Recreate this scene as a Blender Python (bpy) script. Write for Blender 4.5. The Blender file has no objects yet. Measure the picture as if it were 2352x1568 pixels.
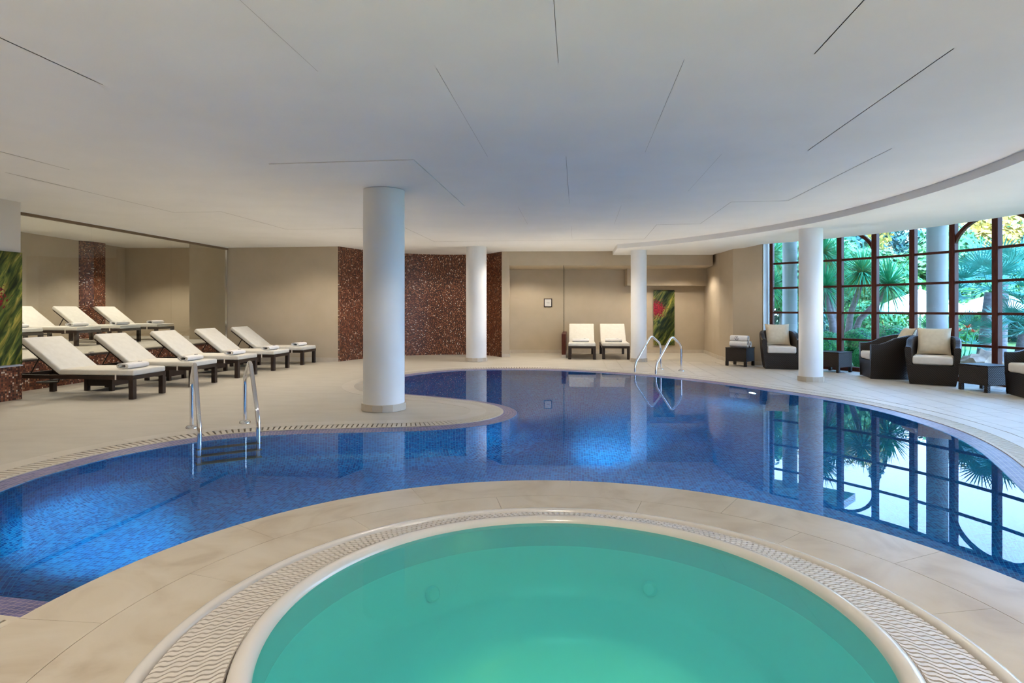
import bpy, bmesh, math, random
import numpy as np
from mathutils import Vector, Matrix, noise
from mathutils.geometry import tessellate_polygon

random.seed(7)
S = bpy.context.scene
COL = S.collection
PI = math.pi
R = math.radians

# ------------------------------------------------------------------ camera, sky, sun, exposure
cam_d = bpy.data.cameras.new('camera')
cam = bpy.data.objects.new('camera', cam_d)
COL.objects.link(cam)
cam.location = (0, 0, 1.2)
cam.rotation_euler = (R(90), 0, 0)
cam_d.sensor_width = 36
cam_d.lens = 36 * 1400 / 2352
cam_d.shift_y = -75 / 2352
cam_d.clip_end = 300
S.camera = cam

S.view_settings.view_transform = 'Standard'
S.view_settings.look = 'None'
S.view_settings.exposure = 0.54
S.view_settings.gamma = 1
S.view_settings.use_curve_mapping = False

S.cycles.max_bounces = 6
S.cycles.diffuse_bounces = 3
S.cycles.glossy_bounces = 3
S.cycles.transmission_bounces = 3
S.cycles.transparent_max_bounces = 8
S.cycles.use_adaptive_sampling = True
S.cycles.adaptive_threshold = 0.22
S.cycles.adaptive_min_samples = 24
S.cycles.sample_clamp_indirect = 6

W = bpy.data.worlds.new('sky'); S.world = W
W.use_nodes = True
nt = W.node_tree
bg = nt.nodes['Background']
tc = nt.nodes.new('ShaderNodeTexCoord')
sep = nt.nodes.new('ShaderNodeSeparateXYZ')
ramp = nt.nodes.new('ShaderNodeValToRGB')
nt.links.new(tc.outputs['Generated'], sep.inputs[0])
nt.links.new(sep.outputs['Z'], ramp.inputs[0])
nt.links.new(ramp.outputs[0], bg.inputs[0])
ramp.color_ramp.elements[0].position = 0.0
ramp.color_ramp.elements[0].color = (0.43, 0.65, 1.0, 1)
ramp.color_ramp.elements[1].position = 0.7
ramp.color_ramp.elements[1].color = (0.22, 0.46, 1.0, 1)
bg.inputs[1].default_value = 9.8

def lamp(name, kind, loc, power, color=(1, 1, 1), rot=(0, 0, 0), **kw):
    d = bpy.data.lights.new(name, kind)
    d.energy = power; d.color = color
    for k, v in kw.items(): setattr(d, k, v)
    o = bpy.data.objects.new(name, d); COL.objects.link(o)
    o.location = loc; o.rotation_euler = rot
    return o
lamp('sun', 'SUN', (0, 0, 20), 9.0, (1.0, 0.86, 0.62), (R(50), 0, R(-58)), angle=0.009)

WARM = (1.0, 0.90, 0.755)
# unseen downlights added to brighten the room, some inferred in the recess: (x, y, z, watts, cone)
DOWN = [(-4.4, 4.2, 0, 38, 130), (-5.0, 6.6, 0, 40, 130), (-5.5, 9.0, 0, 50, 135), (-4.5, 10.6, 0, 36, 140), (-5.6, 12.2, 0, 30, 140), (-4.4, 12.7, 0, 26, 140),
        (-2.5, 9.0, 0, 30, 130), (-2.9, 12.6, 0, 40, 140), (-1.9, 14.6, 0, 30, 140), (0.2, 13.6, 0, 40, 140), (1.5, 13.2, 0, 40, 140),
        (0.3, 10.5, 0, 40, 130), (2.6, 9.4, 0, 34, 130), (1.6, 7.4, 0, 40, 124), (-0.9, 5.9, 0, 30, 112), (3.3, 5.4, 0, 34, 120),
        (-2.6, 2.6, 0, 40, 120), (0.2, 0.9, 0, 46, 130), (2.5, 1.4, 0, 40, 130), (-3.6, 0.6, 0, 40, 140), (0.2, -1.8, 0, 44, 150), (-4.2, -1.8, 0, 44, 150), (2.8, -1.6, 0, 44, 150),
        (5.5, 10.9, 2.49, 20, 130), (6.0, 9.2, 2.49, 22, 130), (6.3, 7.3, 2.49, 22, 130), (4.2, 12.3, 2.49, 16, 136),
        (0.4, 15.6, 2.25, 38, 150), (1.9, 15.5, 2.25, 28, 150), (3.4, 15.4, 2.25, 36, 150), (4.4, 15.4, 2.25, 42, 150), (-9.4, 9.0, 2.86, 80, 128), (-9.6, 12.2, 2.86, 120, 128), (-8.0, 10.4, 2.86, 80, 128), (-9.2, 15.2, 2.86, 120, 128)]
for x, y, z, e, cone in DOWN:
    o = lamp('fill_downlight', 'SPOT', (x, y, z or 2.585), e * (1.15 if y > 3 else 1.6), WARM, spot_size=R(cone), spot_blend=0.5, shadow_soft_size=0.03)

# upward spots without fittings, added at deck level to brighten the ceiling
for x, y, e in [(-3.7, 7.3, 9), (-4.1, 5.4, 7), (-3.0, 9.4, 13), (-3.3, 11.9, 16), (-2.4, 13.4, 14), (0.6, 13.2, 28), (2.0, 12.7, 16), (3.9, 11.0, 26), (5.1, 8.4, 26), (5.4, 6.6, 26), (5.0, 4.6, 26),
                (-4.6, 3.0, 10), (-2.9, 0.9, 16), (3.1, 0.9, 20), (0.2, -0.9, 24), (-2.4, -2.0, 24), (2.6, -2.0, 24)]:
    lamp('ceiling_fill_spot', 'SPOT', (x, y, 0.02), e * 1.5, WARM, (PI, 0, 0), spot_size=R(156), spot_blend=0.5, shadow_soft_size=0.04)

for x, y in ((1.75, 3.05), (-1.35, 3.1)):
    lamp('ceiling_fill_spot', 'SPOT', (x, y, 0.07), 10, WARM, (PI, 0, 0), spot_size=R(126), spot_blend=0.6, shadow_soft_size=0.04)  # two more added ceiling fills, on the tub surround

# ------------------------------------------------------------------ helpers
GU = Vector((0.1045, 0.9945, 0))       # the building's depth axis
GV = Vector((0.9945, -0.1045, 0))      # and its cross axis

class MB:
    def __init__(s): s.v = []; s.f = []; s.uv = {}
    def add(s, vs, fs, uvs=None):
        n = len(s.v)
        s.v += [tuple(p) for p in vs]
        for k, f in enumerate(fs):
            if uvs is not None: s.uv[len(s.f)] = uvs[k]
            s.f.append(tuple(i + n for i in f))
        return s
    def box(s, c, size, rz=0, mat=None):
        x, y, z = size[0] / 2, size[1] / 2, size[2] / 2
        M = mat if mat is not None else Matrix.Rotation(rz, 3, 'Z')
        c = Vector(c)
        vs = [c + M @ Vector((a * x, b * y, d * z)) for a in (-1, 1) for b in (-1, 1) for d in (-1, 1)]
        return s.add(vs, [(0, 1, 3, 2), (4, 6, 7, 5), (0, 4, 5, 1), (2, 3, 7, 6), (0, 2, 6, 4), (1, 5, 7, 3)])
    def prism(s, poly, z0, z1):
        n = len(poly)
        a = sum(poly[i][0] * poly[(i + 1) % n][1] - poly[(i + 1) % n][0] * poly[i][1] for i in range(n))
        if a < 0: poly = poly[::-1]
        vs = [(p[0], p[1], z0) for p in poly] + [(p[0], p[1], z1) for p in poly]
        fs = [(i, (i + 1) % n, n + (i + 1) % n, n + i) for i in range(n)]
        if n <= 4: fs += [tuple(range(n))[::-1], tuple(range(n, 2 * n))]
        else:
            t = tessellate_polygon([[Vector((p[0], p[1], 0)) for p in poly]])
            for q in t:
                a, b, c = q
                cr = (poly[b][0] - poly[a][0]) * (poly[c][1] - poly[a][1]) - (poly[b][1] - poly[a][1]) * (poly[c][0] - poly[a][0])
                if cr < 0: a, c = c, a
                fs += [(a + n, b + n, c + n), (c, b, a)]
        return s.add(vs, fs)
    def flat(s, loops, z, up=True):
        pts = [Vector((p[0], p[1], 0)) for l in loops for p in l]
        t = tessellate_polygon([[Vector((p[0], p[1], 0)) for p in l] for l in loops])
        fs = []
        for a, b, c in t:
            cr = (pts[b].x - pts[a].x) * (pts[c].y - pts[a].y) - (pts[b].y - pts[a].y) * (pts[c].x - pts[a].x)
            if abs(cr) < 1e-12: continue
            if (cr > 0) != up: a, c = c, a
            fs.append((a, b, c))
        return s.add([(p.x, p.y, z) for p in pts], fs)
    def lathe(s, prof, seg=32, c=(0, 0, 0), a0=0, a1=2 * PI):
        full = abs(a1 - a0 - 2 * PI) < 1e-6
        n = seg if full else seg + 1
        m = len(prof)
        vs = []
        for i in range(n):
            a = a0 + (a1 - a0) * i / seg
            for r, z in prof: vs.append((c[0] + r * math.cos(a), c[1] + r * math.sin(a), c[2] + z))
        fs = []
        for i in range(seg):
            j = (i + 1) % n
            for k in range(m - 1): fs.append((i * m + k, j * m + k, j * m + k + 1, i * m + k + 1))
        return s.add(vs, fs)
    def tube(s, path, r, seg=10, caps=True):
        path = [Vector(p) for p in path]
        rad = r if isinstance(r, (list, tuple)) else [r] * len(path)
        up = None; rings = []
        for i, p in enumerate(path):
            t = (path[min(i + 1, len(path) - 1)] - path[max(i - 1, 0)]).normalized()
            if up is None:
                up = t.orthogonal().normalized()
            up = (up - t * up.dot(t)).normalized()
            b = t.cross(up)
            rings.append([p + (up * math.cos(2 * PI * k / seg) + b * math.sin(2 * PI * k / seg)) * rad[i] for k in range(seg)])
        vs = [v for q in rings for v in q]
        fs = []
        for i in range(len(path) - 1):
            for k in range(seg):
                k2 = (k + 1) % seg
                fs.append((i * seg + k, i * seg + k2, (i + 1) * seg + k2, (i + 1) * seg + k))
        if caps:
            fs.append(tuple(range(seg))[::-1]); fs.append(tuple(range((len(path) - 1) * seg, len(path) * seg)))
        return s.add(vs, fs)
    def build(s, name, mat, parent=None, smooth=False, bevel=0, seg=2, kind=None, sub=0):
        me = bpy.data.meshes.new(name)
        me.from_pydata(s.v, [], s.f)
        if s.uv:
            l = me.uv_layers.new(name='UVMap')
            for fi, uv in s.uv.items():
                p = me.polygons[fi]
                for k, li in enumerate(p.loop_indices): l.data[li].uv = uv[k]
        me.materials.append(mat)
        if smooth:
            me.polygons.foreach_set('use_smooth', [True] * len(me.polygons))
            if smooth != 'all':
                try: me.set_sharp_from_angle(angle=R(40))
                except Exception: pass
        me.update()
        o = bpy.data.objects.new(name, me); COL.objects.link(o)
        if parent is not None: o.parent = parent
        if bevel:
            m = o.modifiers.new('bevel', 'BEVEL'); m.width = bevel; m.segments = seg; m.limit_method = 'ANGLE'
        if sub:
            m = o.modifiers.new('sub', 'SUBSURF'); m.levels = sub; m.render_levels = sub
        if kind: o['kind'] = kind
        return o

def empty(name, loc=(0, 0, 0), rz=0):
    o = bpy.data.objects.new(name, None); COL.objects.link(o)
    o.empty_display_size = 0.1
    o.location = loc; o.rotation_euler = (0, 0, rz)
    return o
def tag(o, label, cat, group=None, kind=None):
    o['label'] = label; o['category'] = cat
    if group: o['group'] = group
    if kind: o['kind'] = kind
    return o
def copy_tree(o, parent=None):
    c = o.copy(); COL.objects.link(c)
    if parent is not None: c.parent = parent
    for ch in [x for x in o.children]: copy_tree(ch, c)
    return c
def share(o, name, parent, loc=(0, 0, 0), rot=(0, 0, 0)):
    c = bpy.data.objects.new(name, o.data); COL.objects.link(c)
    c.parent = parent; c.location = loc; c.rotation_euler = rot
    for m in o.modifiers:
        n = c.modifiers.new(m.name, m.type)
        if m.type == 'BEVEL': n.width = m.width; n.segments = m.segments; n.limit_method = 'ANGLE'
    return c

# ------------------------------------------------------------------ materials
def mat(name, color=(0.8, 0.8, 0.8), rough=0.5, metal=0.0, spec=None):
    m = bpy.data.materials.new(name); m.use_nodes = True
    b = m.node_tree.nodes['Principled BSDF']
    b.inputs['Base Color'].default_value = (*color, 1)
    b.inputs['Roughness'].default_value = rough
    b.inputs['Metallic'].default_value = metal
    if spec is not None: b.inputs['Specular IOR Level'].default_value = spec
    return m
def N(m, t, **kw):
    n = m.node_tree.nodes.new(t)
    for k, v in kw.items(): setattr(n, k, v)
    return n
def L(m, a, b): m.node_tree.links.new(a, b)
def P(m): return m.node_tree.nodes['Principled BSDF']
def coords(m, space='Object', scale=(1, 1, 1)):
    t = N(m, 'ShaderNodeTexCoord'); mp = N(m, 'ShaderNodeMapping')
    mp.inputs['Scale'].default_value = scale
    L(m, t.outputs[space], mp.inputs[0]); return mp.outputs[0]
def rampnode(m, fac, stops):
    r = N(m, 'ShaderNodeValToRGB')
    while len(r.color_ramp.elements) < len(stops): r.color_ramp.elements.new(0.5)
    for e, (p, c) in zip(r.color_ramp.elements, stops): e.position = p; e.color = (*c, 1)
    L(m, fac, r.inputs[0]); return r
def noisy(name, stops, scale=4.0, rough=0.6, detail=5, bump=0.0, bscale=None, stretch=(1, 1, 1), metal=0, distort=0.0, spec=None):
    m = mat(name, rough=rough, metal=metal, spec=spec)
    c = coords(m, 'Object', stretch)
    n = N(m, 'ShaderNodeTexNoise'); n.inputs['Scale'].default_value = scale; n.inputs['Detail'].default_value = detail
    n.inputs['Distortion'].default_value = distort
    L(m, c, n.inputs['Vector'])
    r = rampnode(m, n.outputs['Fac'], stops)
    L(m, r.outputs[0], P(m).inputs['Base Color'])
    if bump:
        n2 = N(m, 'ShaderNodeTexNoise'); n2.inputs['Scale'].default_value = bscale or scale * 8; n2.inputs['Detail'].default_value = 6
        L(m, c, n2.inputs['Vector'])
        b = N(m, 'ShaderNodeBump'); b.inputs['Strength'].default_value = bump; b.inputs['Distance'].default_value = 0.01
        L(m, n2.outputs['Fac'], b.inputs['Height']); L(m, b.outputs[0], P(m).inputs['Normal'])
    return m
def mosaic(name, tile, stops, grout, gw=0.09, rough=0.25, bump=0.35):
    m = mat(name, rough=rough)
    t = N(m, 'ShaderNodeTexCoord')
    sc = N(m, 'ShaderNodeVectorMath', operation='SCALE'); sc.inputs['Scale'].default_value = 1 / tile
    L(m, t.outputs['UV'], sc.inputs[0])
    fl = N(m, 'ShaderNodeVectorMath', operation='FLOOR'); L(m, sc.outputs[0], fl.inputs[0])
    fr = N(m, 'ShaderNodeVectorMath', operation='FRACTION'); L(m, sc.outputs[0], fr.inputs[0])
    wn = N(m, 'ShaderNodeTexWhiteNoise', noise_dimensions='2D'); L(m, fl.outputs[0], wn.inputs['Vector'])
    r = rampnode(m, wn.outputs['Value'], stops); r.color_ramp.interpolation = 'CONSTANT' if len(stops) > 4 else 'LINEAR'
    sp = N(m, 'ShaderNodeSeparateXYZ'); L(m, fr.outputs[0], sp.inputs[0])
    def edge(out):
        a = N(m, 'ShaderNodeMath', operation='SUBTRACT'); a.inputs[1].default_value = 0.5; L(m, out, a.inputs[0])
        b = N(m, 'ShaderNodeMath', operation='ABSOLUTE'); L(m, a.outputs[0], b.inputs[0])
        c = N(m, 'ShaderNodeMath', operation='GREATER_THAN'); c.inputs[1].default_value = 0.5 - gw; L(m, b.outputs[0], c.inputs[0])
        return c.outputs[0]
    mx = N(m, 'ShaderNodeMath', operation='MAXIMUM'); L(m, edge(sp.outputs[0]), mx.inputs[0]); L(m, edge(sp.outputs[1]), mx.inputs[1])
    mix = N(m, 'ShaderNodeMix', data_type='RGBA'); L(m, mx.outputs[0], mix.inputs['Factor'])
    L(m, r.outputs[0], mix.inputs['A']); mix.inputs['B'].default_value = (*grout, 1)
    L(m, mix.outputs['Result'], P(m).inputs['Base Color'])
    if bump:
        b = N(m, 'ShaderNodeBump'); b.invert = True; b.inputs['Strength'].default_value = bump; b.inputs['Distance'].default_value = 0.002
        L(m, mx.outputs[0], b.inputs['Height']); L(m, b.outputs[0], P(m).inputs['Normal'])
    return m
def glassy(name, tint=(1, 1, 1), ior=1.5, rough=0.0, boost=1.0):
    m = bpy.data.materials.new(name); m.use_nodes = True
    t = m.node_tree; t.nodes.remove(t.nodes['Principled BSDF'])
    out = t.nodes['Material Output']
    a = N(m, 'ShaderNodeBsdfTransparent'); a.inputs['Color'].default_value = (*tint, 1)
    g = N(m, 'ShaderNodeBsdfGlossy'); g.inputs['Roughness'].default_value = rough
    x = N(m, 'ShaderNodeMixShader')
    L(m, schlick(m, ((ior - 1) / (ior + 1)) ** 2), x.inputs[0]); L(m, a.outputs[0], x.inputs[1]); L(m, g.outputs[0], x.inputs[2]); L(m, x.outputs[0], out.inputs[0])
    return m
def schlick(m, f0):
    """mirror share of a clear surface by angle, the same from both sides"""
    lw = N(m, 'ShaderNodeLayerWeight'); lw.inputs['Blend'].default_value = 0.5
    p = N(m, 'ShaderNodeMath', operation='POWER'); L(m, lw.outputs['Facing'], p.inputs[0]); p.inputs[1].default_value = 5
    q = N(m, 'ShaderNodeMath', operation='MULTIPLY_ADD'); L(m, p.outputs[0], q.inputs[0]); q.inputs[1].default_value = 1 - f0; q.inputs[2].default_value = f0
    return q.outputs[0]

M = {}
M['ceil'] = noisy('white_plaster', [(0.3, (0.80, 0.79, 0.775)), (0.7, (0.84, 0.83, 0.815))], 1.5, 0.85, bump=0.04, bscale=40)
M['white'] = noisy('white_paint', [(0.3, (0.74, 0.73, 0.72)), (0.7, (0.78, 0.77, 0.76))], 2, 0.6)
M['wall'] = noisy('beige_wall', [(0.3, (0.45, 0.37, 0.265)), (0.7, (0.48, 0.395, 0.29))], 3, 0.75, bump=0.05, bscale=120)
M['base'] = noisy('beige_skirting_stone', [(0.3, (0.46, 0.40, 0.32)), (0.7, (0.54, 0.47, 0.38))], 6, 0.4)
M['deck'] = noisy('sandstone_deck', [(0.25, (0.44, 0.395, 0.325)), (0.75, (0.50, 0.455, 0.38))], 2.2, 0.55, detail=8, bump=0.06, bscale=90, stretch=(1, 2.5, 1))
M['tile'] = noisy('deck_tile', [(0.25, (0.455, 0.405, 0.335)), (0.75, (0.515, 0.465, 0.39))], 3.2, 0.42, detail=8, bump=0.04, bscale=90)
M['joint'] = mat('joint', (0.45, 0.43, 0.40), 0.8)
M['gut'] = noisy('grating_stone', [(0.3, (0.46, 0.405, 0.325)), (0.7, (0.53, 0.47, 0.385))], 7, 0.5)
M['dark'] = mat('gutter_channel', (0.035, 0.022, 0.016), 0.8)
M['marble'] = noisy('cream_marble', [(0.28, (0.40, 0.325, 0.235)), (0.5, (0.50, 0.43, 0.335)), (0.72, (0.545, 0.48, 0.39))], 2.6, 0.28, detail=9, distort=1.6)
M['tub'] = mat('white_acrylic', (0.60, 0.565, 0.525), 0.14)
M['grate'] = mat('white_plastic_grating', (0.60, 0.555, 0.51), 0.4)
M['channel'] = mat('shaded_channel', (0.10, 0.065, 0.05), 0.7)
M['basin'] = mat('tub_basin', (0.60, 0.82, 0.74), 0.3)
M['mos'] = mosaic('brown_mosaic', 0.026, [(0, (0.035, 0.008, 0.004)), (0.2, (0.10, 0.022, 0.010)), (0.42, (0.22, 0.065, 0.025)), (0.62, (0.15, 0.038, 0.016)), (0.78, (0.33, 0.13, 0.055)), (0.90, (0.42, 0.21, 0.12)), (0.96, (0.66, 0.54, 0.42))], (0.10, 0.045, 0.026), rough=0.4)
M['blue'] = mosaic('blue_mosaic', 0.025, [(0, (0.002, 0.05, 0.27)), (0.5, (0.004, 0.125, 0.46)), (1, (0.008, 0.24, 0.62))], (0.05, 0.36, 0.66), gw=0.055, rough=0.4)
M['ledge'] = mosaic('violet_grey_mosaic', 0.031, [(0, (0.035, 0.04, 0.16)), (0.5, (0.075, 0.075, 0.21)), (1, (0.13, 0.115, 0.27))], (0.36, 0.29, 0.30), gw=0.05, rough=0.35)
M['wood'] = noisy('dark_stained_wood', [(0.3, (0.016, 0.009, 0.006)), (0.7, (0.034, 0.018, 0.012))], 9, 0.38, stretch=(1, 12, 1))
M['fabric'] = noisy('cream_fabric', [(0.3, (0.67, 0.63, 0.555)), (0.7, (0.72, 0.685, 0.61))], 14, 0.9, bump=0.12, bscale=420)
M['pillow'] = noisy('ecru_linen', [(0.3, (0.60, 0.50, 0.36)), (0.7, (0.67, 0.57, 0.42))], 16, 0.9, bump=0.15, bscale=420)
M['seat'] = noisy('ivory_canvas', [(0.3, (0.68, 0.60, 0.51)), (0.7, (0.74, 0.66, 0.57))], 16, 0.9, bump=0.08, bscale=420)
M['towel'] = noisy('white_terry', [(0.3, (0.80, 0.76, 0.73)), (0.7, (0.86, 0.83, 0.80))], 30, 0.95, bump=0.3, bscale=260)
M['logo'] = mat('navy_thread', (0.03, 0.025, 0.05), 0.9)
M['chrome'] = mat('chrome', (0.80, 0.80, 0.82), 0.08, 1.0)
M['step'] = mat('grey_ladder_tread', (0.13, 0.12, 0.11), 0.4)
M['frame'] = noisy('mahogany_frame', [(0.3, (0.060, 0.012, 0.006)), (0.7, (0.095, 0.022, 0.011))], 7, 0.5, stretch=(6, 6, 1), spec=0.25)
M['bronze'] = mat('bronze_channel', (0.20, 0.14, 0.09), 0.35, 0.6)
M['sill'] = mat('dark_sill_stone', (0.045, 0.035, 0.03), 0.3)
M['glass'] = glassy('clear_glass', (0.96, 0.98, 0.97))
M['outcol'] = noisy('white_paint_shaded', [(0.3, (0.36, 0.36, 0.37)), (0.7, (0.40, 0.40, 0.41))], 3, 0.8)  # white column paint greyed to stand in for shade
# wicker: dark woven strands, bump from crossed waves
def wicker():
    m = mat('dark_wicker', rough=0.42, spec=0.35)
    c = coords(m, 'Object')
    w1 = N(m, 'ShaderNodeTexWave', wave_type='BANDS', bands_direction='Z'); w1.inputs['Scale'].default_value = 26
    w2 = N(m, 'ShaderNodeTexWave', wave_type='BANDS', bands_direction='DIAGONAL'); w2.inputs['Scale'].default_value = 19
    L(m, c, w1.inputs['Vector']); L(m, c, w2.inputs['Vector'])
    mu = N(m, 'ShaderNodeMath', operation='MULTIPLY'); L(m, w1.outputs['Fac'], mu.inputs[0]); L(m, w2.outputs['Fac'], mu.inputs[1])
    r = rampnode(m, mu.outputs[0], [(0.0, (0.008, 0.005, 0.004)), (0.6, (0.034, 0.019, 0.012))])
    L(m, r.outputs[0], P(m).inputs['Base Color'])
    b = N(m, 'ShaderNodeBump'); b.inputs['Strength'].default_value = 0.6; b.inputs['Distance'].default_value = 0.006
    L(m, mu.outputs[0], b.inputs['Height']); L(m, b.outputs[0], P(m).inputs['Normal'])
    return m
M['wicker'] = wicker()
def leafmat(name, a, b, scale=3.0, rough=0.5):
    m = noisy(name, [(0.3, a), (0.7, b)], scale, rough, detail=3)
    m.node_tree.nodes['Principled BSDF'].inputs['Specular IOR Level'].default_value = 0.35
    return m
M['yucca'] = leafmat('yucca_leaf', (0.02, 0.27, 0.12), (0.07, 0.50, 0.24), 5)
M['yuccadry'] = leafmat('yucca_old_leaf', (0.10, 0.22, 0.03), (0.36, 0.36, 0.07), 5)
M['fan'] = leafmat('fan_palm_leaf', (0.04, 0.26, 0.19), (0.12, 0.46, 0.38), 5)
M['box'] = leafmat('boxwood_leaf', (0.02, 0.20, 0.05), (0.07, 0.45, 0.13), 9)
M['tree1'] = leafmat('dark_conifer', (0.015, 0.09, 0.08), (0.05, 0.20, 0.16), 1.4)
M['tree2'] = leafmat('broadleaf', (0.03, 0.20, 0.07), (0.13, 0.42, 0.15), 1.2)
M['tree3'] = leafmat('golden_tree', (0.30, 0.25, 0.04), (0.55, 0.42, 0.09), 1.2)
M['grass'] = noisy('garden_lawn', [(0.3, (0.03, 0.12, 0.03)), (0.7, (0.09, 0.22, 0.05))], 3, 0.9)
M['bark'] = noisy('grey_bark', [(0.3, (0.17, 0.14, 0.15)), (0.7, (0.30, 0.26, 0.27))], 8, 0.9, bump=0.4, bscale=30, stretch=(1, 1, 3))
M['rock'] = noisy('tan_rock', [(0.3, (0.20, 0.14, 0.10)), (0.55, (0.40, 0.28, 0.20)), (0.75, (0.55, 0.46, 0.40))], 5, 0.85, bump=0.5, bscale=14)
M['canvas'] = mat('parasol_canvas', (0.82, 0.82, 0.80), 0.8)
M['flower'] = mat('orange_petal', (0.75, 0.10, 0.02), 0.5)
M['pave'] = noisy('outdoor_paving', [(0.3, (0.50, 0.47, 0.44)), (0.7, (0.58, 0.55, 0.52))], 3, 0.8)
# pool water: plain refracting surface
m = bpy.data.materials.new('pool_water'); m.use_nodes = True
m.node_tree.nodes.remove(m.node_tree.nodes['Principled BSDF'])
g = N(m, 'ShaderNodeBsdfRefraction'); g.inputs['IOR'].default_value = 1.33; g.inputs['Roughness'].default_value = 0.0
g.inputs['Color'].default_value = (0.72, 0.93, 1.0, 1)
gg = N(m, 'ShaderNodeBsdfGlossy'); gg.inputs['Roughness'].default_value = 0.0
hf = N(m, 'ShaderNodeMath', operation='MULTIPLY'); L(m, schlick(m, 0.02), hf.inputs[0]); hf.inputs[1].default_value = 0.68
gx = N(m, 'ShaderNodeMixShader'); L(m, hf.outputs[0], gx.inputs[0]); L(m, g.outputs[0], gx.inputs[1]); L(m, gg.outputs[0], gx.inputs[2])
L(m, gx.outputs[0], m.node_tree.nodes['Material Output'].inputs[0])
M['water'] = m
# hot tub water: cloudy turquoise
m = bpy.data.materials.new('tub_water'); m.use_nodes = True
m.node_tree.nodes.remove(m.node_tree.nodes['Principled BSDF'])
tr = N(m, 'ShaderNodeBsdfTransparent'); tr.inputs['Color'].default_value = (0.34, 0.90, 0.88, 1)
df = N(m, 'ShaderNodeBsdfDiffuse'); df.inputs['Color'].default_value = (0.055, 0.39, 0.42, 1)
x1 = N(m, 'ShaderNodeMixShader'); x1.inputs[0].default_value = 0.45
L(m, tr.outputs[0], x1.inputs[1]); L(m, df.outputs[0], x1.inputs[2])
gl = N(m, 'ShaderNodeBsdfGlossy'); gl.inputs['Roughness'].default_value = 0.02
x2 = N(m, 'ShaderNodeMixShader')
L(m, schlick(m, 0.02), x2.inputs[0]); L(m, x1.outputs[0], x2.inputs[1]); L(m, gl.outputs[0], x2.inputs[2])
L(m, x2.outputs[0], m.node_tree.nodes['Material Output'].inputs[0])
M['tubwater'] = m
m = bpy.data.materials.new('lamp_lens'); m.use_nodes = True
P(m).inputs['Emission Color'].default_value = (0.75, 0.95, 1.0, 1); P(m).inputs['Emission Strength'].default_value = 12
M['lens'] = m
def print_mat(seed, red_at, thr):
    m = mat('foliage_print', rough=0.3, spec=0.25)
    c = coords(m, 'UV')
    rt = N(m, 'ShaderNodeMapping'); rt.inputs['Rotation'].default_value = (0, 0, R(-58)); L(m, c, rt.inputs[0])
    mp = N(m, 'ShaderNodeMapping'); mp.inputs['Location'].default_value = (seed, seed * 2, 0); mp.inputs['Scale'].default_value = (1.1, 5.5, 1)
    L(m, rt.outputs[0], mp.inputs[0])
    n = N(m, 'ShaderNodeTexNoise'); n.inputs['Scale'].default_value = 2.0; n.inputs['Detail'].default_value = 8; n.inputs['Distortion'].default_value = 0.8
    L(m, mp.outputs[0], n.inputs['Vector'])
    r = rampnode(m, n.outputs['Fac'], [(0.28, (0.010, 0.025, 0.012)), (0.42, (0.05, 0.085, 0.02)), (0.54, (0.17, 0.20, 0.04)), (0.64, (0.38, 0.32, 0.07)), (0.78, (0.42, 0.42, 0.22))])
    big = N(m, 'ShaderNodeTexNoise'); big.inputs['Scale'].default_value = 2.4; big.inputs['Detail'].default_value = 2
    L(m, mp.outputs[0], big.inputs['Vector'])
    big.inputs['Scale'].default_value = 0.55
    rb = rampnode(m, big.outputs['Fac'], [(0.40, (0.12, 0.16, 0.10)), (0.60, (1.0, 0.95, 0.85))])
    mb_ = N(m, 'ShaderNodeMix', data_type='RGBA', blend_type='MULTIPLY'); mb_.inputs['Factor'].default_value = 1.0
    L(m, r.outputs[0], mb_.inputs['A']); L(m, rb.outputs[0], mb_.inputs['B'])
    d = N(m, 'ShaderNodeVectorMath', operation='DISTANCE'); L(m, c, d.inputs[0]); d.inputs[1].default_value = (*red_at, 0)
    n3 = N(m, 'ShaderNodeTexNoise'); n3.inputs['Scale'].default_value = 14; n3.inputs['Detail'].default_value = 4; L(m, c, n3.inputs['Vector'])
    a = N(m, 'ShaderNodeMath', operation='MULTIPLY_ADD'); L(m, n3.outputs['Fac'], a.inputs[0]); a.inputs[1].default_value = 1.3; L(m, d.outputs['Value'], a.inputs[2])
    lt = N(m, 'ShaderNodeMath', operation='LESS_THAN'); L(m, a.outputs[0], lt.inputs[0]); lt.inputs[1].default_value = thr
    mx = N(m, 'ShaderNodeMix', data_type='RGBA'); L(m, lt.outputs[0], mx.inputs['Factor']); L(m, mb_.outputs['Result'], mx.inputs['A'])
    r2 = rampnode(m, n3.outputs['Fac'], [(0.3, (0.07, 0.004, 0.010)), (0.6, (0.34, 0.010, 0.020))])
    L(m, r2.outputs[0], mx.inputs['B'])
    L(m, mx.outputs['Result'], P(m).inputs['Base Color'])
    return m

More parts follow.
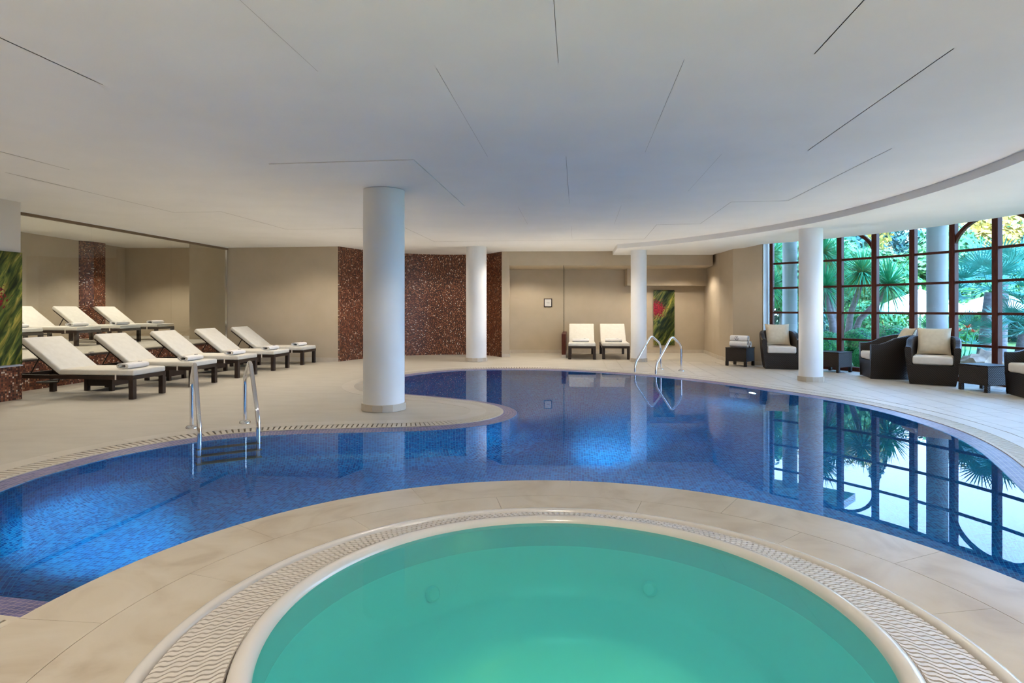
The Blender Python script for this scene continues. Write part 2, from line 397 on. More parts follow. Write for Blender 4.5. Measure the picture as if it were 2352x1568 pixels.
# ------------------------------------------------------------------ pool outline
CTRL = [(-1.33, 1.65), (-1.48, 2.08), (-1.74, 2.32), (-2.05, 2.40), (-2.6, 2.54), (-3.15, 2.95), (-3.47, 3.55), (-3.58, 4.26), (-3.53, 4.65), (-3.42, 5.05), (-3.22, 5.40),
        (-2.98, 5.68), (-2.72, 5.87), (-2.42, 6.00), (-2.06, 6.08), (-1.65, 6.14), (-1.2, 6.19), (-0.83, 6.26), (-0.47, 6.43), (-0.24, 6.66),
        (-0.12, 6.93), (-0.10, 7.22), (-0.19, 7.53), (-0.42, 7.84), (-0.79, 8.13), (-1.22, 8.40), (-1.62, 8.62), (-2.0, 8.95), (-2.22, 9.38),
        (-2.30, 9.85), (-2.22, 10.5), (-1.93, 11.24), (-1.44, 11.86), (-0.88, 12.18), (-0.15, 12.31), (0.5, 12.27), (1.04, 12.09), (1.66, 11.77),
        (2.2, 11.40), (2.68, 10.98), (3.13, 10.46), (3.50, 9.91), (3.82, 9.34), (4.09, 8.77), (4.34, 8.20), (4.48, 7.66), (4.53, 6.97), (4.48, 6.28),
        (4.35, 5.70), (4.14, 5.14), (3.89, 4.63), (3.58, 4.05), (3.25, 3.45), (2.92, 2.85), (2.55, 2.32), (2.1, 1.95), (1.72, 1.66), (1.37, 1.05), (0.78, 0.63), (0.185, 0.51), (-0.41, 0.63), (-1.0, 1.05)]
def catmull(pts, n=24):
    out = []
    k = len(pts)
    for i in range(k):
        p0, p1, p2, p3 = [np.array(pts[(i + j - 1) % k], float) for j in range(4)]
        for t in np.arange(n) / n:
            out.append(0.5 * ((2 * p1) + (-p0 + p2) * t + (2 * p0 - 5 * p1 + 4 * p2 - p3) * t * t + (-p0 + 3 * p1 - 3 * p2 + p3) * t ** 3))
    return np.array(out)
def resample(p, step):
    q = np.vstack([p, p[:1]])
    d = np.r_[0, np.cumsum(np.hypot(*np.diff(q, axis=0).T))]
    n = int(round(d[-1] / step))
    s = np.arange(n) * d[-1] / n
    return np.c_[np.interp(s, d, q[:, 0]), np.interp(s, d, q[:, 1])]
SH = resample(catmull(CTRL), 0.05)
for _ in range(6): SH = (np.roll(SH, 1, 0) + 2 * SH + np.roll(SH, -1, 0)) / 4
SH = resample(SH, 0.05)
NS = len(SH)
T_ = np.roll(SH, -1, 0) - np.roll(SH, 1, 0)
T_ /= np.hypot(T_[:, 0], T_[:, 1])[:, None]
NO = np.c_[-T_[:, 1], T_[:, 0]]          # outward, into the deck
def off(d): return SH + NO * d
TUB = (0.185, 2.06)
TUBC = (0.185, 2.10)
def near_tub(p, r=2.0): return math.hypot(p[0] - TUB[0], p[1] - TUB[1]) < r

# ------------------------------------------------------------------ floor with the pool opening
OUTER = [(-13, -5), (9.2, -5), (9.2, 2.0), (8.6, 5.0), (7.95, 8.0), (7.75, 9.4), (7.0, 11.7), (5.75, 13.45), (5.6, 18), (-13, 18)]
fl = MB()
fl.flat([OUTER, off(0.380).tolist()], 0)
floor = fl.build('floor', M['deck'], kind='structure')
bk = MB()
a, b = off(0.0), off(0.75)
for i in range(NS):
    j = (i + 1) % NS
    if near_tub(a[i], 1.9): continue
    bk.add([(*a[i], -.07), (*a[j], -.07), (*b[j], -.07), (*b[i], -.07)], [(3, 2, 1, 0)])
bk.build('gutter_bed', M['dark'], floor)
# curb strip at the water's edge
a, b = off(0.0), off(0.028)
cb = MB()
for i in range(NS):
    j = (i + 1) % NS
    if near_tub(a[i], 1.9): continue
    cb.add([(*a[i], 0), (*a[j], 0), (*b[j], 0), (*b[i], 0), (*a[i], -.05), (*a[j], -.05), (*b[i], -.07), (*b[j], -.07)],
           [(0, 1, 2, 3)[::-1], (0, 4, 5, 1)[::-1], (3, 2, 7, 6)[::-1]])
cb.build('pool_curb', M['gut'], floor, smooth=True)
# grating bars across the gutter channel
bars = []
for i in range(NS):
    if near_tub(SH[i], 2.0): continue
    bars.append(i)
bars.sort(key=lambda i: SH[i][0] ** 2 + SH[i][1] ** 2 - (0 if abs(SH[i][0]) < 0.9 * SH[i][1] else -400))
bm = MB(); bm.box((0, 0, -0.020), (0.0365, 0.176, 0.040))
bar0 = bm.build('grating_bar', M['gut'], floor)
bar0.location = (*(SH[bars[0]] + NO[bars[0]] * 0.115), 0)
bar0.rotation_euler = (0, 0, math.atan2(NO[bars[0]][1], NO[bars[0]][0]) - PI / 2)
for i in bars[1:300]:
    p = SH[i] + NO[i] * 0.115
    share(bar0, 'grating_bar', floor, (*p, 0), (0, 0, math.atan2(NO[i][1], NO[i][0]) - PI / 2))
rest = MB()
for i in bars[300:]:
    p = SH[i] + NO[i] * 0.115
    rest.box((*p, -0.020), (0.0365, 0.176, 0.040), math.atan2(NO[i][1], NO[i][0]) - PI / 2)
rest.build('grating_run', M['gut'], floor, kind='stuff')
# border stones behind the grating
i = 0
a, b = off(0.202), off(0.386)
while i < NS:
    j = min(i + 11, NS)
    idx = [k % NS for k in range(i, j + 1)]
    if not near_tub(SH[idx[0]], 1.9) or not near_tub(SH[idx[-1]], 1.9):
        s = MB()
        pa = [a[k] for k in idx]; pb = [b[k] for k in idx]
        e = 0.012
        pa[0] = pa[0] + (pa[1] - pa[0]) * e; pb[0] = pb[0] + (pb[1] - pb[0]) * e
        pa[-1] = pa[-1] + (pa[-2] - pa[-1]) * e; pb[-1] = pb[-1] + (pb[-2] - pb[-1]) * e
        n = len(pa)
        vs = [(*p, 0.0015) for p in pa] + [(*p, 0.0015) for p in pb] + [(*p, -0.06) for p in pa] + [(*p, -0.06) for p in pb]
        fs = []
        for k in range(n - 1):
            fs += [(k, n + k, n + k + 1, k + 1)[::-1], (k, k + 1, 2 * n + k + 1, 2 * n + k)[::-1], (n + k, 3 * n + k, 3 * n + k + 1, n + k + 1)[::-1]]
        fs += [(0, 2 * n, 3 * n, n), (n - 1, 2 * n - 1, 4 * n - 1, 3 * n - 1)]
        s.add(vs, fs)
        s.build('border_stone', M['tile'], floor)
    i = j
# deck tiles on the window side, laid along the building's axis
def clip(poly, p, n):
    out = []
    for k in range(len(poly)):
        a_, b_ = poly[k], poly[(k + 1) % len(poly)]
        da, db = (a_ - p).dot(n), (b_ - p).dot(n)
        if da >= 0: out.append(a_)
        if da * db < 0: out.append(a_ + (b_ - a_) * (da / (da - db)))
    return out
OE = off(0.382)
u2, v2 = np.array(GU[:2]), np.array(GV[:2])
CW = np.array((0.5, 7.7))
tw, tl = 0.31, 0.62
nt_ = 0
for a_i in range(-2, 30):
    for b_i in range(2, 24):
        o_ = np.array((1.6, 3.4)) + v2 * (a_i * tw) + u2 * (b_i * tl + (a_i % 2) * 0.31)
        c_ = o_ + v2 * tw / 2 + u2 * tl / 2
        d = np.hypot(*(OE - c_).T); k = int(np.argmin(d))
        side = (c_ - OE[k]).dot(NO[k])
        if side < -0.32 or c_[0] < 2.0: continue
        if c_[1] > 14.9 and c_[0] < 5: continue
        rr = np.hypot(*(c_ - CW))
        if rr > 7.1 or c_[1] < 3.6: continue
        if c_[0] > 4.75 and c_[1] > 13.0 : continue
        g_ = 0.0022
        poly = [o_ + v2 * g_ + u2 * g_, o_ + v2 * (tw - g_) + u2 * g_, o_ + v2 * (tw - g_) + u2 * (tl - g_), o_ + v2 * g_ + u2 * (tl - g_)]
        if d[k] < 0.45:
            poly = clip(poly, OE[k] + NO[k] * 0.004, NO[k])
        if len(poly) < 3: continue
        nt_ += 1
        s = MB(); s.prism([tuple(p) for p in poly], 0.0, 0.004)
        if nt_ < 290: s.build('floor_tile', M['tile'], floor)
# joints bed under those tiles reads as the deck itself

# ------------------------------------------------------------------ pool basin and water
prof = [(-0.155, -0.0175), (-0.172, -0.024), (-0.18, -0.05), (-0.18, -0.10), (-0.18, -0.45), (-0.18, -0.72)]
for k in range(1, 11):
    t = k / 10 * PI / 2
    prof.append((-0.18 - 0.36 * (1 - math.cos(t)), -0.72 - 0.36 * math.sin(t)))
pl = [0]
for k in range(1, len(prof)): pl.append(pl[-1] + math.hypot(prof[k][0] - prof[k - 1][0], prof[k][1] - prof[k - 1][1]))
bs = MB()
rows = [off(d) for d, z in prof]
vs = [(*rows[k][i], prof[k][1]) for k in range(len(prof)) for i in range(NS)]
fs = []; uvs = []
for k in range(len(prof) - 1):
    for i in range(NS):
        j = (i + 1) % NS
        if near_tub(SH[i], 1.8): continue
        fs.append((k * NS + i, k * NS + j, (k + 1) * NS + j, (k + 1) * NS + i)[::-1])
        uvs.append([(i * .05, pl[k]), ((i + 1) * .05, pl[k]), ((i + 1) * .05, pl[k + 1]), (i * .05, pl[k + 1])][::-1])
bs.add(vs, fs, uvs)
basin = bs.build('pool_basin', M['blue'], smooth='all', kind='structure')
lg = MB(); q0, q1 = off(0.0), off(-0.156)
for i in range(NS):
    j = (i + 1) % NS
    if near_tub(SH[i], 1.8): continue
    lg.add([(*q0[i], -0.006), (*q0[j], -0.006), (*q1[j], -0.0178), (*q1[i], -0.0178)], [(3, 2, 1, 0)], [[(i * .05, .155), ((i + 1) * .05, .155), ((i + 1) * .05, 0), (i * .05, 0)]])
lg.build('tiled_ledge', M['ledge'], basin, smooth='all')
pf = MB()
pf.flat([off(-0.53)[::3].tolist()], -1.08)
for k, f in enumerate(pf.f):
    pf.uv[k] = [((Vector(pf.v[i]) .dot(GV)), (Vector(pf.v[i]).dot(GU))) for i in f]
pfl = pf.build('pool_floor', M['blue'], basin)
keep = [k for k in range(NS) if not near_tub(SH[k], 1.96)]
brk = next(n for n in range(len(keep) - 1) if keep[n + 1] - keep[n] > 1) + 1 if keep[0] == 0 and keep[-1] == NS - 1 else 0
keep = keep[brk:] + keep[:brk]
pa_, pb_ = SH[keep[-1]], SH[keep[0]]
t0_ = math.atan2(pa_[1] - TUB[1], pa_[0] - TUB[0]); t1_ = math.atan2(pb_[1] - TUB[1], pb_[0] - TUB[0])
if t1_ < t0_: t1_ += 2 * PI
arc = [(TUB[0] + 1.96 * math.cos(t0_ + (t1_ - t0_) * k / 60), TUB[1] + 1.96 * math.sin(t0_ + (t1_ - t0_) * k / 60)) for k in range(1, 60)]
w = MB(); w.flat([[tuple(SH[k]) for k in keep] + arc], -0.02)
pw = tag(w.build('pool_water', M['water']), 'still blue water filling the curved swimming pool', 'water')
# underwater lamp set in the pool wall
def pool_lamp(i, label):
    p = SH[i] - NO[i] * 0.175
    ang = math.atan2(-NO[i][1], -NO[i][0])
    e = empty('pool_lamp', (*p, -0.42), ang)
    tag(e, label, 'lamp', 'underwater pool lamps')
    mb = MB(); mb.lathe([(0.001, 0.0), (0.062, 0.0), (0.066, 0.006), (0.066, 0.012)], 24)
    o = mb.build('lens', M['lens'], e, smooth=True); o.rotation_euler = (0, PI / 2, 0); o.location = (0.008, 0, 0)
    mb = MB(); mb.lathe([(0.066, -0.01), (0.066, 0.02), (0.095, 0.018), (0.10, 0.0), (0.10, -0.01)], 24)
    o = mb.build('bezel', M['chrome'], e, smooth=True); o.rotation_euler = (0, PI / 2, 0)
    return p, ang
def nearest(x, y): return int(np.argmin(np.hypot(SH[:, 0] - x, SH[:, 1] - y)))
i_ = nearest(3.83, 9.32)
pool_lamp(i_, 'round underwater lamp in the pool wall below the wicker chairs')
COOL = (0.55, 1.0, 0.95)
def sub_spot(p, target, power, cone, blend=0.8):  # unseen spots added under water for the floor patches and general fill
    p, target = Vector(p), Vector(target)
    lamp('pool_fill_spot', 'SPOT', p, power, COOL, (target - p).to_track_quat('-Z', 'Y').to_euler(), spot_size=R(cone), spot_blend=blend, shadow_soft_size=0.08)
sub_spot((-1.66, 3.22, -0.14), (-2.85, 4.2, -1.08), 240, 40, 1.0)
sub_spot((0.25, 4.15, -0.12), (1.15, 6.75, -1.08), 800, 24, 1.0)
sub_spot((-0.1, 4.15, -0.2), (-0.05, 6.9, -0.55), 110, 26, 1.0)
sub_spot((-1.45, 3.45, -0.40), (-2.3, 6.0, -0.7), 34, 120)
sub_spot((0.0, 4.15, -0.45), (-0.4, 6.6, -0.8), 34, 130)
sub_spot((1.2, 3.95, -0.45), (2.6, 7.5, -0.9), 46, 130)
sub_spot((3.75, 8.9, -0.50), (1.0, 9.0, -1.0), 26, 140)
sub_spot((2.0, 3.1, -0.45), (4.0, 4.6, -0.9), 26, 130)

# ------------------------------------------------------------------ hot tub
ZP = 0.05
plat = empty('hot_tub_surround', (TUB[0], TUB[1], 0)); plat['kind'] = 'structure'
cx, cy = TUB
core = MB(); core.lathe([(2.005, -1.1), (2.005, 0.043), (1.38, 0.043), (1.38, -0.9)], 96)
core.build('plinth', M['marble'], plat, smooth=True)
def ring_stone(r0, r1, a0, a1, z0, z1):
    s = MB(); n = 14
    pts = [(r1 * math.sin(a0 + (a1 - a0) * k / n), r1 * math.cos(a0 + (a1 - a0) * k / n)) for k in range(n + 1)]
    pts += [(r0 * math.sin(a1 + (a0 - a1) * k / n), r0 * math.cos(a1 + (a0 - a1) * k / n)) for k in range(n + 1)]
    s.prism(pts, z0, z1)
    return s.build('paving_stone', M['marble'], plat)
st = 360 / 12
for k in range(12):
    a0 = R(5.8 + 30 * k); g_ = 0.0005
    ring_stone(1.692, 2.03, a0 + g_, a0 + R(30) - g_, 0.001, ZP)
    a0 = R(-9.6 + 30 * k)
    ring_stone(1.385, 1.689, a0 + g_, a0 + R(30) - g_, 0.0, ZP)
tub = empty('hot_tub', (TUBC[0], TUBC[1], 0))
tag(tub, 'round white hot tub with wavy overflow grating in the foreground', 'hot tub')
ox, oy = 0, 0
rim = MB(); rim.lathe([(1.395, 0.03), (1.393, 0.058), (1.388, 0.064), (1.376, 0.067), (1.356, 0.066), (1.347, 0.060), (1.343, 0.02), (1.338, -0.06)], 160)
rim.build('rim', M['tub'], tub, smooth='all')
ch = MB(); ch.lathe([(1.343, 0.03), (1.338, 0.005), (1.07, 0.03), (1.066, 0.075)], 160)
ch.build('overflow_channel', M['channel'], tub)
lip = MB()
lip.lathe([(1.072, 0.02), (1.072, 0.105), (1.066, 0.124), (1.052, 0.136), (1.03, 0.139), (1.012, 0.134), (1.000, 0.118), (0.997, 0.09), (0.99, 0.0)], 160)
lip.build('inner_lip', M['tub'], tub, smooth='all')
bsn = MB()
bsn.lathe([(0.99, 0.0), (0.96, -0.16), (0.93, -0.22), (0.90, -0.235), (0.66, -0.25), (0.62, -0.27), (0.59, -0.33), (0.55, -0.62), (0.50, -0.68), (0.001, -0.69)], 96)
bsn.build('basin', M['basin'], tub, smooth='all')
# wavy grating bars, sloping up towards the inner lip
NB = 280
r0, r1, z0, z1 = 1.080, 1.337, 0.112, 0.056
gb = MB()
nseg = 28
vs = []
for k in range(nseg + 1):
    t = k / nseg; r = r0 + (r1 - r0) * t; z = z0 + (z1 - z0) * t
    wv = 0.0062 * math.sin(t * 2 * PI * 4.5)
    hw = (2 * PI * r / NB) * 0.5 - 0.0046
    vs += [(wv - hw, r, z), (wv + hw, r, z), (wv + hw, r, z - 0.014), (wv - hw, r, z - 0.014)]
fs = [(0, 1, 2, 3), (4 * nseg + 3, 4 * nseg + 2, 4 * nseg + 1, 4 * nseg)]
for k in range(nseg):
    for q in range(4):
        q2 = (q + 1) % 4
        fs.append((4 * k + q, 4 * (k + 1) + q, 4 * (k + 1) + q2, 4 * k + q2))
gb.add(vs, fs)
gb0 = gb.build('grating_bar', M['grate'], tub, smooth=True)
for k in range(1, NB):
    share(gb0, 'grating_bar', tub, (0, 0, 0), (0, 0, 2 * PI * k / NB))
sup = MB()
for t in (0.02, 0.36, 0.70, 0.98):
    r = r0 + (r1 - r0) * t; z = z0 + (z1 - z0) * t
    sup.lathe([(r - 0.006, z - 0.004), (r + 0.006, z - 0.006), (r + 0.006, z - 0.02), (r - 0.006, z - 0.02), (r - 0.006, z - 0.004)], 160)
sup.build('grating_support', M['grate'], tub)
for a_, nm in ((-36, 0), (30, 1), (95, 2), (-100, 3), (-150, 4), (150, 5)):
    j = MB(); j.lathe([(0.001, 0.012), (0.025, 0.012), (0.034, 0.004), (0.036, -0.01)], 20)
    o = j.build('jet', M['basin'], tub, smooth=True)
    o.location = (0.945 * math.sin(R(a_)), 0.945 * math.cos(R(a_)), -0.14)
    o.rotation_euler = (R(75), 0, R(-a_) + PI * 0)
lamp('tub_spot', 'SPOT', (TUBC[0] + 0.52, TUBC[1] - 0.10, -0.25), 3.6, (1.0, 0.95, 0.12), (R(20), R(25), 0), spot_size=R(170), spot_blend=0.8, shadow_soft_size=0.12)
lamp('tub_spot', 'SPOT', (TUBC[0] - 0.45, TUBC[1] + 0.1, -0.20), 4.0, (0.35, 0.9, 1.0), (R(-20), R(-25), 0), spot_size=R(170), spot_blend=0.8, shadow_soft_size=0.12)
tw_ = MB(); tw_.lathe([(0.001, 0.0), (0.997, 0.0)], 128, (TUBC[0], TUBC[1], 0.112))
tag(tw_.build('tub_water', M['tubwater']), 'cloudy turquoise green water inside the round hot tub', 'water')

# ------------------------------------------------------------------ room shell
H1, H2 = 2.62, 2.525
def wall(name, poly, z0, z1, m=None, kind='structure'):
    s = MB(); s.prism(poly, z0, z1)
    return s.build(name, m or M['wall'], kind=kind)
def strip(path, z0, z1, thick, side=1):
    """upright slab along a path, thickness laid off to one side; uv in metres"""
    mb = MB(); path = [np.array(p, float) for p in path]
    n = len(path); nrm = []
    for i in range(n):
        t = path[min(i + 1, n - 1)] - path[max(i - 1, 0)]; t /= np.hypot(*t)
        nrm.append(np.array((-t[1], t[0])) * side)
    d = [0]
    for i in range(1, n): d.append(d[-1] + np.hypot(*(path[i] - path[i - 1])))
    q = [p + k * thick for p, k in zip(path, nrm)]
    vs = [(*p, z0) for p in path] + [(*p, z1) for p in path] + [(*p, z0) for p in q] + [(*p, z1) for p in q]
    fs = []; uv = []
    for i in range(n - 1):
        f = [(i, i + 1, n + i + 1, n + i), (2 * n + i + 1, 2 * n + i, 3 * n + i, 3 * n + i + 1), (n + i, n + i + 1, 3 * n + i + 1, 3 * n + i), (i + 1, i, 2 * n + i, 2 * n + i + 1)]
        w_ = [(d[i], z0), (d[i + 1], z0), (d[i + 1], z1), (d[i], z1)]
        uvs = [w_, [w_[1], w_[0], w_[3], w_[2]], w_, w_]
        fs += f; uv += uvs
    fs += [(0, n, 3 * n, 2 * n), (n - 1, 3 * n - 1, 4 * n - 1, 2 * n - 1)]
    uv += [[(0, z0), (0, z1), (thick, z1), (thick, z0)]] * 2
    if side > 0: fs = [f[::-1] for f in fs]; uv = [list(u)[::-1] for u in uv]
    mb.add(vs, fs, uv)
    return mb

# left pier with the artwork, mosaic wainscot and plain wall above
PC = Vector((-6.555, 8.13, 0))
pier = [tuple((PC)[:2]), tuple((PC - GU * 12.5)[:2]), tuple((PC - GU * 12.5 - GV * 0.62)[:2]), tuple((PC - GV * 0.62)[:2])]
wl = wall('wall_left', pier, 0, H1 + 0.05)
wl.data.materials.clear(); wl.data.materials.append(noisy('pier_paint', [(0.3, (0.58, 0.52, 0.455)), (0.7, (0.62, 0.56, 0.49))], 2, 0.7))
a_ = PC + GV * 0.012 + GU * 0.012
strip([(a_ - GU * 12)[:2], a_[:2], (a_ - GV * 0.63)[:2]], 0.0, 0.44, 0.011, 1).build('mosaic_wainscot', M['mos'], wl)
tr_ = MB(); tr_.box(PC - GU * 6 + GV * 0.006 + Vector((0, 0, 0.447)), (0.03, 12.03, 0.014), -R(6)); tr_.build('ledge', M['white'], wl)

# low mosaic wall, sill and glass to the inner lounge
G1, G2 = Vector((-7.19, 8.15, 0)), Vector((-6.585, 14.20, 0))
lowp = [G1[:2], G2[:2]]
lw = strip(lowp, 0, 0.43, 0.18, 1).build('wall_glazed', M['mos'], kind='structure')
gd = (G2 - G1).normalized(); gn = Vector((-gd.y, gd.x, 0))
gang = math.atan2(gd.y, gd.x)
mb = MB(); mb.box((G1 + G2) / 2 + gn * 0.09 + Vector((0, 0, 0.44)), ((G2 - G1).length, 0.20, 0.022), gang); mb.build('sill', M['sill'], lw)
for k, (t0, t1) in enumerate(((0, 2.06), (2.06, 4.10), (4.10, 6.06))):
    mb = MB(); c = G1 + gd * ((t0 + t1) / 2) + gn * 0.06
    mb.box(c + Vector((0, 0, (0.452 + H1 - 0.03) / 2)), (t1 - t0 - 0.006, 0.010, H1 - 0.03 - 0.452), gang)
    mb.build('glass_pane', M['glass'], lw)
for dn, dz in ((0.035, 0), (0.085, 0)):
    mb = MB(); mb.box((G1 + G2) / 2 + gn * dn + Vector((0, 0, H1 - 0.024)), ((G2 - G1).length, 0.022, 0.048), gang); mb.build('top_channel', M['bronze'], lw, bevel=0.003, seg=1)
mb = MB(); mb.box(G2 - gd * 0.03 + gn * 0.05 + Vector((0, 0, (0.45 + H1) / 2)), (0.035, 0.05, H1 - 0.45), gang); mb.build('end_post', M['chrome'], lw, bevel=0.004)
for t in (2.06,):
    mb = MB(); mb.box(G1 + gd * t + gn * 0.06 + Vector((0, 0, 0.467)), (0.10, 0.03, 0.03), gang); mb.build('glass_clip', M['chrome'], lw, bevel=0.004)

# the inner lounge, half a metre higher
IF = 0.45
inner = [tuple((G1 + gn * 0.1 - gd * 3)[:2]), tuple((G2 + gn * 0.1)[:2]), (-6.5, 15.6), (-6.5, 17.2), (-11.2, 17.2), (-11.4, 5.0)]
mb = MB(); mb.prism(inner, 0.02, IF); mb.build('floor_inner', M['deck'], kind='structure')
mb = MB(); mb.prism(inner, 2.9, 3.0); mb.build('ceiling_inner', M['ceil'], kind='structure')
wall('wall_inner_left', [(-11.45, 4.9), (-11.05, 4.9), (-10.78, 17.2), (-11.3, 17.3)], IF - 0.02, 2.95)
wall('wall_inner_back', [(-11.2, 17.0), (-6.4, 17.0), (-6.4, 17.3), (-11.2, 17.3)], IF - 0.02, 2.95)
wall('wall_inner_return', [(-7.93, 14.98), (-6.45, 14.9), (-6.45, 17.1), (-7.85, 17.1)], IF - 0.02, 2.95)
strip([(-10.95, 15.1), (-10.60, 15.45), (-10.58, 15.86), (-10.9, 15.9)], IF, 2.9, 0.05, 1).build('wall_inner_pilaster', M['mos'], kind='structure')
wall('wall_inner_near', [(-11.4, 4.8), (-7.4, 4.6), (-7.4, 4.75), (-11.4, 4.98)], IF - 0.02, 2.95)
mb = MB(); mb.box((G1 + G2) / 2 + gn * 0.10 + Vector((0, 0, 2.78)), ((G2 - G1).length + 0.6, 0.16, 0.34), gang); mb.build('wall_glazed_header', M['ceil'], kind='structure')

# plain wall, curved mosaic niche, pier, bulkhead and recess at the back
WB = [(-6.62, 14.20), (-3.94, 13.885)]
wall('wall_back_left', [WB[0], WB[1], (-3.94, 14.3), (-6.62, 14.6)], 0, H1 + 0.04)
NICHE = [(-3.945, 13.88), (-3.62, 14.62), (-3.25, 15.18), (-2.75, 15.63), (-2.2, 15.90), (-1.7, 15.99), (-1.15, 15.97), (-0.68, 15.80), (-0.25, 15.12)]
def smooth_path(p, n=8):
    o = []
    for i in range(len(p) - 1):
        q = [np.array(p[max(0, min(len(p) - 1, i + j - 1))], float) for j in range(4)]
        for t in np.arange(n) / n:
            o.append(0.5 * ((2 * q[1]) + (-q[0] + q[2]) * t + (2 * q[0] - 5 * q[1] + 4 * q[2] - q[3]) * t * t + (-q[0] + 3 * q[1] - 3 * q[2] + q[3]) * t ** 3))
    o.append(np.array(p[-1], float)); return o
strip(smooth_path(NICHE), 0, H1 + 0.03, 0.15, 1).build('wall_niche', M['mos'], smooth=True, kind='structure')
wall('wall_pier', [(-0.255, 15.10), (-0.065, 15.08), (-0.065, 16.7), (-0.3, 16.7)], 0, H1 + 0.03)
wall('wall_bulkhead', [(-0.25, 15.09), (4.93, 14.96), (5.3, 16.9), (-0.25, 16.9)], 2.27, H1 + 0.03)
wall('wall_back', [(-0.3, 16.63), (5.4, 16.63), (5.4, 16.9), (-0.3, 16.9)], 0, 2.5)
wall('wall_beam', [(3.08, 16.28), (5.30, 16.28), (5.30, 16.7), (3.08, 16.7)], 1.82, 2.30)
SIDE = [(5.26, 16.7), (5.10, 15.6), (4.95, 14.55), (4.90, 13.52), (5.29, 12.88), (5.66, 13.30), (5.9, 17)]
wall('wall_right', SIDE, 0, 3.1)
mb = strip([(5.30, 12.87), (5.675, 13.295)], 0, 3.1, 0.012, -1); mb.build('window_reveal', M['white'], kind='structure')
def baseboard(name, path, side=-1):
    strip(path, 0, 0.085, 0.014, side).build(name, M['base'], kind='structure')
baseboard('baseboard_back_left', [(-6.5, 14.186), (-3.955, 13.886)], -1)
baseboard('baseboard_pier', [(-0.25, 15.10), (-0.06, 15.08), (-0.06, 16.6)], -1)
baseboard('baseboard_back', [(-0.06, 16.63), (5.24, 16.63)], -1)
baseboard('baseboard_right', [(5.24, 16.63), (5.09, 15.6), (4.94, 14.55), (4.89, 13.52), (5.28, 12.87)], -1)
# low partition with glass above it
pt = [(1.21, 14.87), (1.31, 14.86), (1.49, 16.62), (1.39, 16.63)]
pw_ = wall('wall_partition', pt, 0.08, 0.585, M['frame'])
wall('baseboard_partition', [(1.205, 14.865), (1.315, 14.855), (1.495, 16.62), (1.385, 16.63)], 0, 0.08, M['base'])
mb = MB(); mb.prism([(1.255, 14.90), (1.265, 14.90), (1.445, 16.62), (1.435, 16.62)], 0.585, 2.268); mb.build('glass_pane', M['glass'], pw_)

# ceiling: main field, stepped star panel and column panel with shadow gaps
FASC = [(2.50, 15.2), (2.40, 14.3), (2.32, 13.41), (3.0, 12.78), (3.50, 12.13), (3.86, 11.52), (4.14, 10.95), (4.44, 10.2), (4.64, 9.5), (4.77, 8.75), (4.825, 7.75), (4.80, 6.9), (4.71, 6.13), (4.575, 5.45), (4.35, 4.7), (4.0, 3.9), (3.5, 3.1), (2.9, 2.4), (2.1, 1.8), (1.2, 1.5)]
FASC = [tuple(p) for p in FASC[:3]] + [tuple(p) for p in smooth_path(FASC[2:], 8)[1:]]
def arcp(r, a0, a1, n): return [(0.5 + r * math.cos(R(a0 + (a1 - a0) * k / n)), 7.7 + r * math.sin(R(a0 + (a1 - a0) * k / n))) for k in range(n + 1)]
STAR = [(-4.78, 4.13), (-4.626, 5.507), (-4.523, 6.232), (-5.281, 6.351), (-4.986, 8.995), (-4.254, 8.915), (-4.03, 10.923), (-1.878, 10.688), (-1.641, 12.909), (2.698, 12.425),
        (2.443, 10.301), (3.146, 10.195), (2.915, 8.114), (3.63, 8.016), (3.365, 5.402), (2.656, 5.477), (2.412, 3.33), (1.687, 3.404), (1.62, 2.804), (1.50, 1.7), (-2.82, 2.1), (-2.685, 3.196), (-2.597, 3.868), (-3.327, 3.96)]
def inset(poly, d):
    n = len(poly); o = []
    ar = sum(poly[i][0] * poly[(i + 1) % n][1] - poly[(i + 1) % n][0] * poly[i][1] for i in range(n))
    sg = 1 if ar > 0 else -1
    for i in range(n):
        a, b, c = [np.array(poly[(i + k) % n], float) for k in (-1, 0, 1)]
        t1 = (b - a) / np.hypot(*(b - a)); t2 = (c - b) / np.hypot(*(c - b))
        n1 = np.array((-t1[1], t1[0])) * sg; n2 = np.array((-t2[1], t2[0])) * sg
        k = n1 + n2; k = k / max(0.3, (1 + n1.dot(n2)))
        o.append(tuple(b + k * d))
    return o
SQ = [(-2.384, 5.97), (-0.936, 5.80), (-0.655, 8.40), (-2.09, 8.55)]
COUT = [(-8.3, -5.2), (-7.2, 8.2), (-6.62, 14.5), (-6.62, 17.3), (5.4, 17.3), (5.35, 12.9), (6.0, 10.5), (6.4, 8), (6.2, 5), (5.5, 2), (5.5, -5.2)]
mb = MB(); mb.flat([COUT, inset(STAR, -0.003)], H1, up=False)
ceiling = mb.build('ceiling', M['ceil'], kind='structure')
SL = [((-1.254, 2.804), (-1.164, 3.654)), ((0.192, 2.804), (0.267, 3.525)), ((-0.448, 3.608), (-0.228, 5.696)), ((0.983, 3.476), (1.21, 5.538)), ((0.505, 5.696), (0.778, 8.249)),
      ((1.929, 5.616), (2.133, 7.39)), ((1.504, 8.388), (1.72, 10.247)), ((0.085, 8.496), (0.264, 10.247)), ((1.022, 10.519), (1.224, 12.40))]
slits = []
for a_, b_ in SL:
    a_, b_ = np.array(a_), np.array(b_); t = (b_ - a_) / np.hypot(*(b_ - a_)); n_ = np.array((-t[1], t[0])) * 0.0013
    slits.append([tuple(a_ + n_), tuple(b_ + n_), tuple(b_ - n_), tuple(a_ - n_)])
mb = MB(); mb.flat([inset(STAR, 0.002)] + slits + [inset(SQ, -0.002)], H1 + 0.002, up=False)
mb.build('ceiling_panel', M['ceil'], ceiling)
